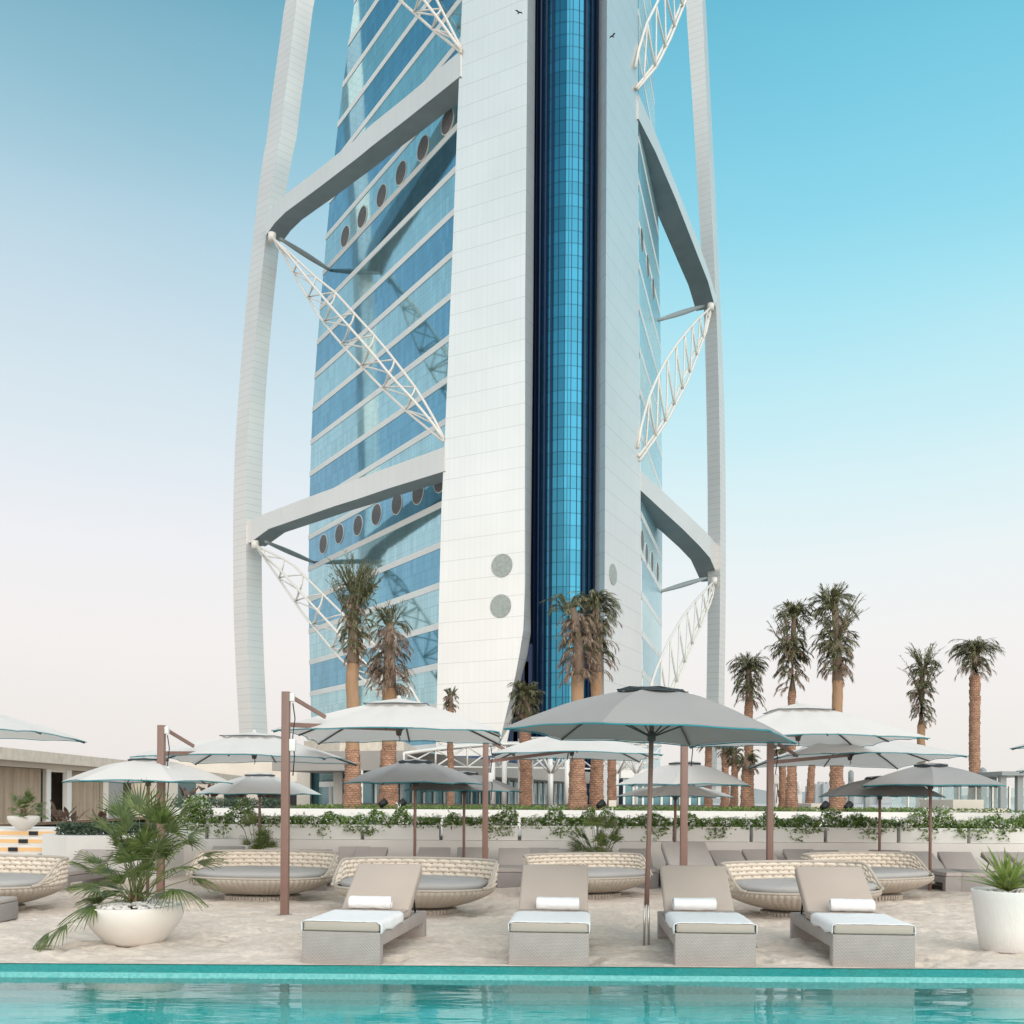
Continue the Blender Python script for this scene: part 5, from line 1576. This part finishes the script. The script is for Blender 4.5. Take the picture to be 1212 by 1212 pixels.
# ================================================================ PODIUM BUILDINGS
Z1 = 62.0
O = V((P(400, 950, Z1).x, Z1, 1.2))
pd = thing('building', O, 'cream stone clad entrance building with teal glass below, behind the left palms', 'building')
a = P(352, 870, 64).x; b = P(402, 870, Z1).x; c = P(478, 870, 66).x
zt = P(402, 873, Z1).z; zb = P(402, 902, Z1).z
mb = MB()
poly = [V((a, 66, zb)), V((b, Z1, zb)), V((c, 66, zb)), V((c, 80, zb)), V((a, 80, zb))]
mb.prism(poly, (0, 0, zt - zb)); mb.build('stone_parapet', M['cream_stone'], pd, O)
mb = MB(); poly = [V((a - .6, 66.6, .5)), V((a + .4, 66.2, .5)), V((a + .4, 80, .5)), V((a - .6, 80, .5))]; mb.prism(poly, (0, 0, zb - .5)); mb.build('end_wall', M['cream_wall'], pd, O)
mb = MB(); mb.prism([V((a + .4, 66.8, .5)), V((b - .1, Z1 + .9, .5)), V((b - .1, Z1 + 1.1, .5)), V((a + .4, 67.0, .5))], (0, 0, zb - .5))
mb.prism([V((b + .1, Z1 + .9, .5)), V((c, 66.8, .5)), V((c, 67.0, .5)), V((b + .1, Z1 + 1.1, .5))], (0, 0, zb - .5)); mb.build('glass_wall', M['window_glass'], pd, O)
mb = MB()
xs = [427, 437, 447, 457]
for q in xs:
    u = (q - 402) / (478 - 402.); x = b + (c - b) * u; y = Z1 + (66 - Z1) * u + .7; mb.box(x - .12, x + .12, y - .1, y + .1, .5, zb)
for (q0, q1, zz) in ((358, 398, 931),):
    pz = P(378, zz, 63).z; mb.prism([V((a + .8, 66.5, pz)), V((b - .3, Z1 + .9, pz)), V((b - .3, Z1 + .7, pz)), V((a + .8, 66.3, pz))], (0, 0, .35))
u = .72; x = a + (b - a) * u; y = 66 + (Z1 - 66) * u + .5; mb.box(x - .1, x + .1, y, y + .15, .5, P(378, 931, 63).z)
mb.build('window_frame', M['white_steel'], pd, O)
mb = MB(); p = P(401, 900, Z1); mb.box(p.x - .3, p.x + .3, Z1 - .25, Z1 + .3, .5, zb + .6, bev=.03); mb.build('column', M['white_steel'], pd, O)

# long concrete canopy building, receding to the right
O = V((P(560, 930, 60).x, 60, 1.2))
cb = thing('building', O, 'grey concrete roofed lobby building with dark glass and slim white columns at the tower foot', 'building')
A_ = P(482, 900, 56); B_ = P(700, 925, 100)
d = V((B_.x - A_.x, 100 - 56, 0)); dn = d.normalized(); nb = V((-dn.y, dn.x, 0))
zt, zb = P(540, 897, 66).z, P(540, 917, 66).z
a0 = V((A_.x, 56, 0)); b0 = V((B_.x, 100, 0))
def strip(mb, o, z0, z1, th, m=0, aa=0.0, bb_=1.0):
    p, q = a0.lerp(b0, aa) + nb * o, a0.lerp(b0, bb_) + nb * o
    mb.prism([V((p.x, p.y, z0)), V((q.x, q.y, z0)), V((q.x, q.y, z1)), V((p.x, p.y, z1))], nb * th, m)
mb = MB(); strip(mb, 0, zb, zt, 9); mb.build('roof_slab', M['roof_grey'], cb, O)
mb = MB(); strip(mb, 3, .5, zb - .01, .15); mb.build('glass_wall', M['window_glass'], cb, O)
for k in range(26):
    u = k / 25; p = a0.lerp(b0, u) + nb * 2.9; mb = MB(); mb.box(p.x - .06, p.x + .06, p.y - .06, p.y + .06, .5, zb); mb.build('mullion', M['white_steel'], cb, O)
mb = MB(); strip(mb, 2.5, zt + .003, zt + 1.0, 6, 0, .62, 1.0); mb.build('upper_glazing', M['window_blue'], cb, O)
for k, px in enumerate((583, 597, 651, 671)):
    u = .12 + .22 * k; y = 56 + 30 * (px - 560) / 110.
    x = P(px, 930, 58).x
    mb = MB(); mb.tube([(x, 58, .9), (x, 58, P(px, 897, 58).z)], .16, 10); mb.build('column', M['white_steel'], cb, O)
mb = MB(); x = P(622, 930, 57).x; mb.box(x - .45, x + .45, 56.6, 57.4, .9, P(622, 885, 57).z); mb.build('pier', M['roof_grey'], cb, O)
# white steel arch truss over it
O = V((P(545, 890, 52).x, 52, 1.2))
at = thing('canopy_truss', O, 'white arched steel truss canopy above the lobby roof', 'canopy')
mb = MB(); top = []; bot = []
for k in range(25):
    u = k / 24; px = 478 + 300 * u
    Yk = 52 + 20 * u
    top.append(P(px, 903 - 30 * math.sin(PI * (.12 + u * .66)) + 14 * u, Yk)); bot.append(P(px, 907 + 4 * u, Yk))
mb.tube(top, .10, 8); mb.tube([q + V((0, 3, .1)) for q in top], .07, 8); mb.tube(bot, .06, 6)
mb.build('chord', M['white_steel'], at, O)
mb = MB()
for k in range(0, 24, 3):
    mb.tube([top[k], bot[min(24, k + 3)]], .05, 6); mb.tube([bot[k], top[min(24, k + 3)]], .05, 6); mb.tube([top[k], bot[k]], .06, 6)
    mb.tube([top[k], top[k] + V((0, 3, .1))], .08, 6)
mb.build('brace', M['white_steel'], at, O)
mb = MB(); p = []
for k in range(24):
    mb.quad(top[k] + V((0, .1, .12)), top[k + 1] + V((0, .1, .12)), top[k + 1] + V((0, 6, .5)), top[k] + V((0, 6, .5)))
mb.build('roof_sheet', M['white_steel'], at, O)
# branching white tree columns right of the big trunk
for k, (px, Y, lb) in enumerate(((730, 58, 'branching white steel column just right of the thick brown palm trunk'), (753, 66, 'branching white steel column behind the white pole parasol'), (652, 50, 'branching white steel column left of the thick brown palm trunk'))):
    b_ = P(px, 950, Y); t = thing('steel_column', (b_.x, Y, 1.2), lb, 'column')
    mb = MB(); h = P(px, 905, Y).z - 1.2; mb.tube([(0, 0, 0), (0, 0, h)], .12, 8)
    mb.build('shaft', M['white_steel'], t)
    mb = MB()
    for q in range(6):
        a = q * PI / 3 + k; e = V((math.cos(a) * 1.7, math.sin(a) * 1.7, h + 1.3)); mb.tube([(0, 0, h * .75), e], .06, 6)
        mb.tube([e, (math.cos(a + PI / 3) * 1.7, math.sin(a + PI / 3) * 1.7, h + 1.3)], .05, 6)
    mb.build('branch', M['white_steel'], t)
# low glazed wing right of it, behind the white pole parasols
O = V((P(770, 930, 90).x, 90, 1.2)); lw = thing('building', O, 'low pale glazed wing behind the white pole parasols at centre right', 'building')
xa, xb = P(735, 930, 90).x, P(846, 930, 90).x
mb = MB(); mb.box(xa, xb, 90, 99, P(790, 921, 90).z, P(790, 911, 90).z); mb.build('roof', M['white_steel'], lw, O)
mb = MB(); mb.box(xa + .3, xb - .3, 91, 98, .5, P(790, 921, 90).z - .01); mb.build('glass_wall', M['window_glass'], lw, O)
mb = MB()
for k in range(10):
    x = xa + .4 + (xb - xa - .8) * k / 9; mb.box(x - .1, x + .1, 90.8, 90.95, .5, P(790, 921, 90).z)
mb.build('window_frame', M['white_steel'], lw, O)

# ================================================================ RIGHT TERRACE
def block(px0, px1, Y, d, pyt, label, name='garden_wall', m='cream_wall', zb=.7):
    a, b = P(px0, 950, Y).x, P(px1, 950, Y).x; z = P((px0 + px1) / 2, pyt, Y).z
    mb = MB(); mb.box(a, b, Y, Y + d, zb, z, bev=.01); o = mb.build(name, M[m], None, ((a + b) / 2, Y, zb)); tag(o, label, 'wall')
block(1128, 1164.5, 27, 2.2, 946.5, 'cream square block standing on the right terrace')
block(1103, 1120, 28.5, 3, 957, 'low cream wall left of the square cream block')
block(1167, 1196, 28.5, 3, 957, 'low cream wall right of the square cream block')
block(960, 982, 30, 2, 951, 'low white wall behind the tallest right palm')
def post(px, Y, pyt, w, label, m='rod_grey', cap=True):
    x = P(px, 950, Y).x; z = P(px, pyt, Y).z; t = thing('lamp_post', (x, Y, .75), label, 'lamp post')
    r = w / 2 / F * Y
    mb = MB(); mb.box(-r, r, -r, r, 0, z - .75 - .5, bev=r * .15); mb.build('shaft', M[m], t)
    mb = MB(); h = z - .75
    mb.lathe([(r * 1.0, h - .498), (r * 1.15, h - .44), (r * 1.15, h - .1), (r * .6, h - .04), (0, h)], 16); mb.build('lamp_head', M[m], t)
post(1007, 40, 911, 5.5, 'grey square lamp post left of the right parasols')
post(1163, 38, 908, 7, 'grey lamp post beside the rightmost palm trunk')
post(1026, 46, 920, 6, 'shorter grey lamp post above the back grey parasol')
post(872, 36, 908, 7.5, 'white lamp post between the palm trunks under the big parasol tip', 'white_steel')
post(920, 34, 915, 6.5, 'pale lamp post just right of the right brown post', 'white_steel')
post(946, 38, 925, 5.5, 'white lamp post between two palm trunks', 'white_steel')
# glass balustrade
t = thing('glass_balustrade', (P(1150, 950, 32).x, 32, .78), 'clear glass balustrade on the right terrace', 'balustrade'); O = t.location.copy()
gm = bpy.data.materials.new('clear_glass'); gm.use_nodes = True; q = NT(gm); q.b.inputs['Roughness'].default_value = .03; q.b.inputs['Base Color'].default_value = (.75, .85, .85, 1)
trn = q.new('ShaderNodeBsdfTransparent'); trn.inputs[0].default_value = (.85, .92, .92, 1); mxx = q.new('ShaderNodeMixShader'); mxx.inputs[0].default_value = .25
q.link(trn.outputs[0], mxx.inputs[1]); q.link(q.b.outputs[0], mxx.inputs[2]); q.link(mxx.outputs[0], q.n['Material Output'].inputs[0])
for k in range(8):
    a = P(1055 + k * 20, 950, 32).x; b = P(1055 + k * 20 + 19, 950, 32).x
    mb = MB(); mb.box(a, b, 32, 32.02, .8, 2.0); mb.build('pane', gm, t, O)
    mb = MB(); mb.box(b, b + .04, 31.97, 32.05, .78, 2.05); mb.build('stanchion', M['steel'], t, O)
# grey pergola frame at the right edge
t = thing('pergola', (P(1200, 950, 30).x, 30, .78), 'grey flat-roofed pergola frame at the right edge of the terrace', 'pergola'); O = t.location.copy()
for px in (1186, 1206, 1232):
    for yy in (30, 33):
        x = P(px, 950, 30).x; mb = MB(); mb.box(x - .09, x + .09, yy - .09, yy + .09, .78, 2.35); mb.build('post', M['rod_grey'], t, O)
mb = MB(); mb.box(P(1180, 950, 30).x, P(1245, 950, 30).x, 29.7, 33.3, 2.352, 2.48); mb.build('roof', M['rod_grey'], t, O)
# far pool loungers and their teal cushions
for k, (px, lb) in enumerate(((1052, 'teal cushioned lounger on the far terrace, left one'), (1068, 'teal cushioned lounger on the far terrace, right one'))):
    t = thing('sun_lounger', (P(px, 950, 31).x, 30.2 + .3 * k, .78), lb, 'sun lounger')
    mb = MB(); mb.box(-.25, .25, -.9, .9, .02, .28, bev=.01); mb.build('frame', M['planter'], t)
    mb = MB(); mb.box(-.24, .24, -.88, .88, .282, .38, bev=.02); mb.build('cushion', M['tealfab'], t)
# flood lights in the palm bed
for (px, lb) in ((452, 'small black spotlight left of the second palm trunk foot'), (474, 'small black spotlight at the second palm trunk foot'), (710, 'black spotlight lying right of the thick palm trunk'), (975, 'small round black spotlight at the foot of the tallest right palm'), (1003, 'black spotlight right of the tallest right palm')):
    p = P(px, 951, 25.8); t = thing('spotlight', (p.x, 25.8, 1.22), lb, 'spotlight')
    mb = MB(); mb.tube([(0, 0, -.02), (0, 0, .14)], .015, 6); mb.build('stake', M['black'], t)
    mb = MB(); mb.tube([(-.06, -.03, .12), (0, 0, .16), (.1, .06, .24)], .075, 12, r2=.1); mb.build('lamp_head', M['black'], t)
# little blank notice board
p = P(725, 951, 25.6); t = thing('notice_board', (p.x, 25.6, 1.22), 'small blank cream notice board on a stake by the thick palm trunk', 'sign')
mb = MB(); mb.box(-.02, .02, -.02, .02, -.02, .16); mb.build('stake', M['white_steel'], t)
mb = MB(); mb.box(-.1, .1, -.03, -.01, .13, .30); mb.build('panel', M['cream_wall'], t)

# distant skyline over the water, haze painted into its pale greys
hm = mat('hills', (0.30, 0.32, 0.33, 1), .95, var=.1, vscale=.01)
mb = MB(); n = 60; vs = []
for i in range(n + 1):
    x = 180 + 900 * i / n; y = 1500 - 250 * i / n
    h = 9 + 9 * noise.noise((i * .3, 0, 0)) + 12 * math.exp(-((i - 8) / 9) ** 2)
    vs += [(x, y, -3), (x, y + 30, h), (x, y + 200, -3)]
mb.add(vs, [(3 * i + k, 3 * i + 3 + k, 3 * i + 4 + k, 3 * i + 1 + k) for i in range(n) for k in (0, 1)], smooth=True)
tag(mb.build('hills', hm), 'low coast coloured haze-grey on the far side of the water', kind='structure')
rs = random.Random(5)
for k, px in enumerate((963, 972, 981, 992, 1003, 1016, 1030, 1046, 1075, 1120)):
    Y = 1380 - 8 * k; p = P(px, 945, Y); w = rs.uniform(6, 12); h = rs.uniform(9, 26)
    t = thing('distant_building', (p.x, Y, 0), 'building block coloured haze-pale on the far shore at right', 'building', 'buildings on the far shore')
    mb = MB(); mb.box(-w, w, -8, 8, -2, h); mb.box(-w * .4, w * .3, -4, 4, h + .01, h + 3); mb.build('wall', M['skyline'], t)

# ================================================================ WORLD, LIGHT, CAMERA
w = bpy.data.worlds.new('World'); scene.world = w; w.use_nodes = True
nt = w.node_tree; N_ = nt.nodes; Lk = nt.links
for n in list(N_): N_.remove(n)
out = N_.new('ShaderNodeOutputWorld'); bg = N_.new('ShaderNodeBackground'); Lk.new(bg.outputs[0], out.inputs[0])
tc = N_.new('ShaderNodeTexCoord'); sep = N_.new('ShaderNodeSeparateXYZ'); Lk.new(tc.outputs['Generated'], sep.inputs[0])
skn = N_.new('ShaderNodeTexNoise'); skn.inputs['Scale'].default_value = 2.2; skn.inputs['Detail'].default_value = 4
skm = N_.new('ShaderNodeMapping'); skm.inputs['Scale'].default_value = (1, 1, 3.5); Lk.new(tc.outputs['Generated'], skm.inputs[0]); Lk.new(skm.outputs[0], skn.inputs['Vector'])
ska = N_.new('ShaderNodeMath'); ska.operation = 'MULTIPLY_ADD'; Lk.new(skn.outputs[0], ska.inputs[0]); ska.inputs[1].default_value = .05; ska.inputs[2].default_value = -.025
zadd = N_.new('ShaderNodeMath'); zadd.operation = 'ADD'; Lk.new(ska.outputs[0], zadd.inputs[0]); Lk.new(sep.outputs[2], zadd.inputs[1])
def ramp(stops):
    r = N_.new('ShaderNodeValToRGB'); cr_ = r.color_ramp; cr_.interpolation = 'B_SPLINE' if False else 'EASE'
    cr_.interpolation = 'LINEAR'
    while len(cr_.elements) < len(stops): cr_.elements.new(.5)
    for e, (p, c) in zip(cr_.elements, stops): e.position = p; e.color = c
    Lk.new(zadd.outputs[0], r.inputs[0]); return r
SKYL = [(0.0, lin(236, 230, 225)), (.07, lin(240, 235, 231)), (.15, lin(245, 241, 239)), (.23, lin(240, 241, 244)), (.30, lin(228, 236, 243)), (.37, lin(214, 230, 239)), (.44, lin(197, 220, 233)), (.50, lin(178, 210, 226)), (.56, lin(150, 195, 213)), (.64, lin(112, 169, 192)), (.80, (.95, .95, .94, 1)), (1.0, (1.15, 1.12, 1.08, 1))]  # topmost stops, above the view, brightened as added overhead fill; same in SKYR
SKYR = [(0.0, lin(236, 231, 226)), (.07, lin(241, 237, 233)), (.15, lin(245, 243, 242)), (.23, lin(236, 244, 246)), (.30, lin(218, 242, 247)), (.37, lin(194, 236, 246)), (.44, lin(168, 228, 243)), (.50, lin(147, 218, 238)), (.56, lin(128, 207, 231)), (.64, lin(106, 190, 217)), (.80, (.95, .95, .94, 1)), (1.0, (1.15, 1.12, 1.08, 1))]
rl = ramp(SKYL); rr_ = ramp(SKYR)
mr = N_.new('ShaderNodeMapRange'); mr.inputs[1].default_value = -.35; mr.inputs[2].default_value = .28; mr.interpolation_type = 'SMOOTHSTEP'
Lk.new(sep.outputs[0], mr.inputs[0])
mx = N_.new('ShaderNodeMix'); mx.data_type = 'RGBA'; Lk.new(mr.outputs[0], mx.inputs[0]); Lk.new(rl.outputs[0], mx.inputs[6]); Lk.new(rr_.outputs[0], mx.inputs[7])
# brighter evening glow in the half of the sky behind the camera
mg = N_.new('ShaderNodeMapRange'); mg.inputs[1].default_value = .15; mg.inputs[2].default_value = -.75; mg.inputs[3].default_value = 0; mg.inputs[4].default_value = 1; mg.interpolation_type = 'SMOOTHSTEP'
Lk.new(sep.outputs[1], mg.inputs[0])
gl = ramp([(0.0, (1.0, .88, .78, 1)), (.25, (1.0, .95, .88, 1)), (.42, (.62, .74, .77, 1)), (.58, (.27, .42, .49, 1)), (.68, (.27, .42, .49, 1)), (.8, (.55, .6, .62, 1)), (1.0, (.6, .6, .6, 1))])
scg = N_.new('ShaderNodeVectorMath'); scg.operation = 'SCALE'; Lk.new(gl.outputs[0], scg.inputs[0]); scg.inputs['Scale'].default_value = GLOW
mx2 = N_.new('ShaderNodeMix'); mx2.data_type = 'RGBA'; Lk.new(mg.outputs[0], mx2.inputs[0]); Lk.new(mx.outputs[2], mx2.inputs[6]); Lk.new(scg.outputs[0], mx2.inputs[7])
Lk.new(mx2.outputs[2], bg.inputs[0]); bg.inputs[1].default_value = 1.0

sun = bpy.data.lights.new('sun', 'SUN'); sun.energy = SUN; sun.angle = math.radians(55); sun.color = (1, .9, .8)
so = bpy.data.objects.new('sun', sun); COL.objects.link(so)
sd = V((.55, -1.0, .62)).normalized()
so.rotation_euler = sd.to_track_quat('Z', 'Y').to_euler(); so.location = (20, -30, 40)

cam = bpy.data.cameras.new('camera'); co = bpy.data.objects.new('camera', cam); COL.objects.link(co)
cam.sensor_width = 36; cam.lens = F / 1212 * 36; cam.shift_x = 0; cam.shift_y = (HY - 606) / 1212
cam.clip_start = .1; cam.clip_end = 60000
co.location = (0, 0, CH)
co.rotation_euler = (Matrix.Rotation(math.radians(90), 4, 'X') @ Matrix.Rotation(ROLL, 4, 'Z')).to_euler()
scene.camera = co
scene.view_settings.view_transform = 'Standard'; scene.view_settings.look = 'None'; scene.view_settings.gamma = 1; scene.view_settings.exposure = 0
scene.render.engine = 'CYCLES'
scene.cycles.transparent_max_bounces = 12
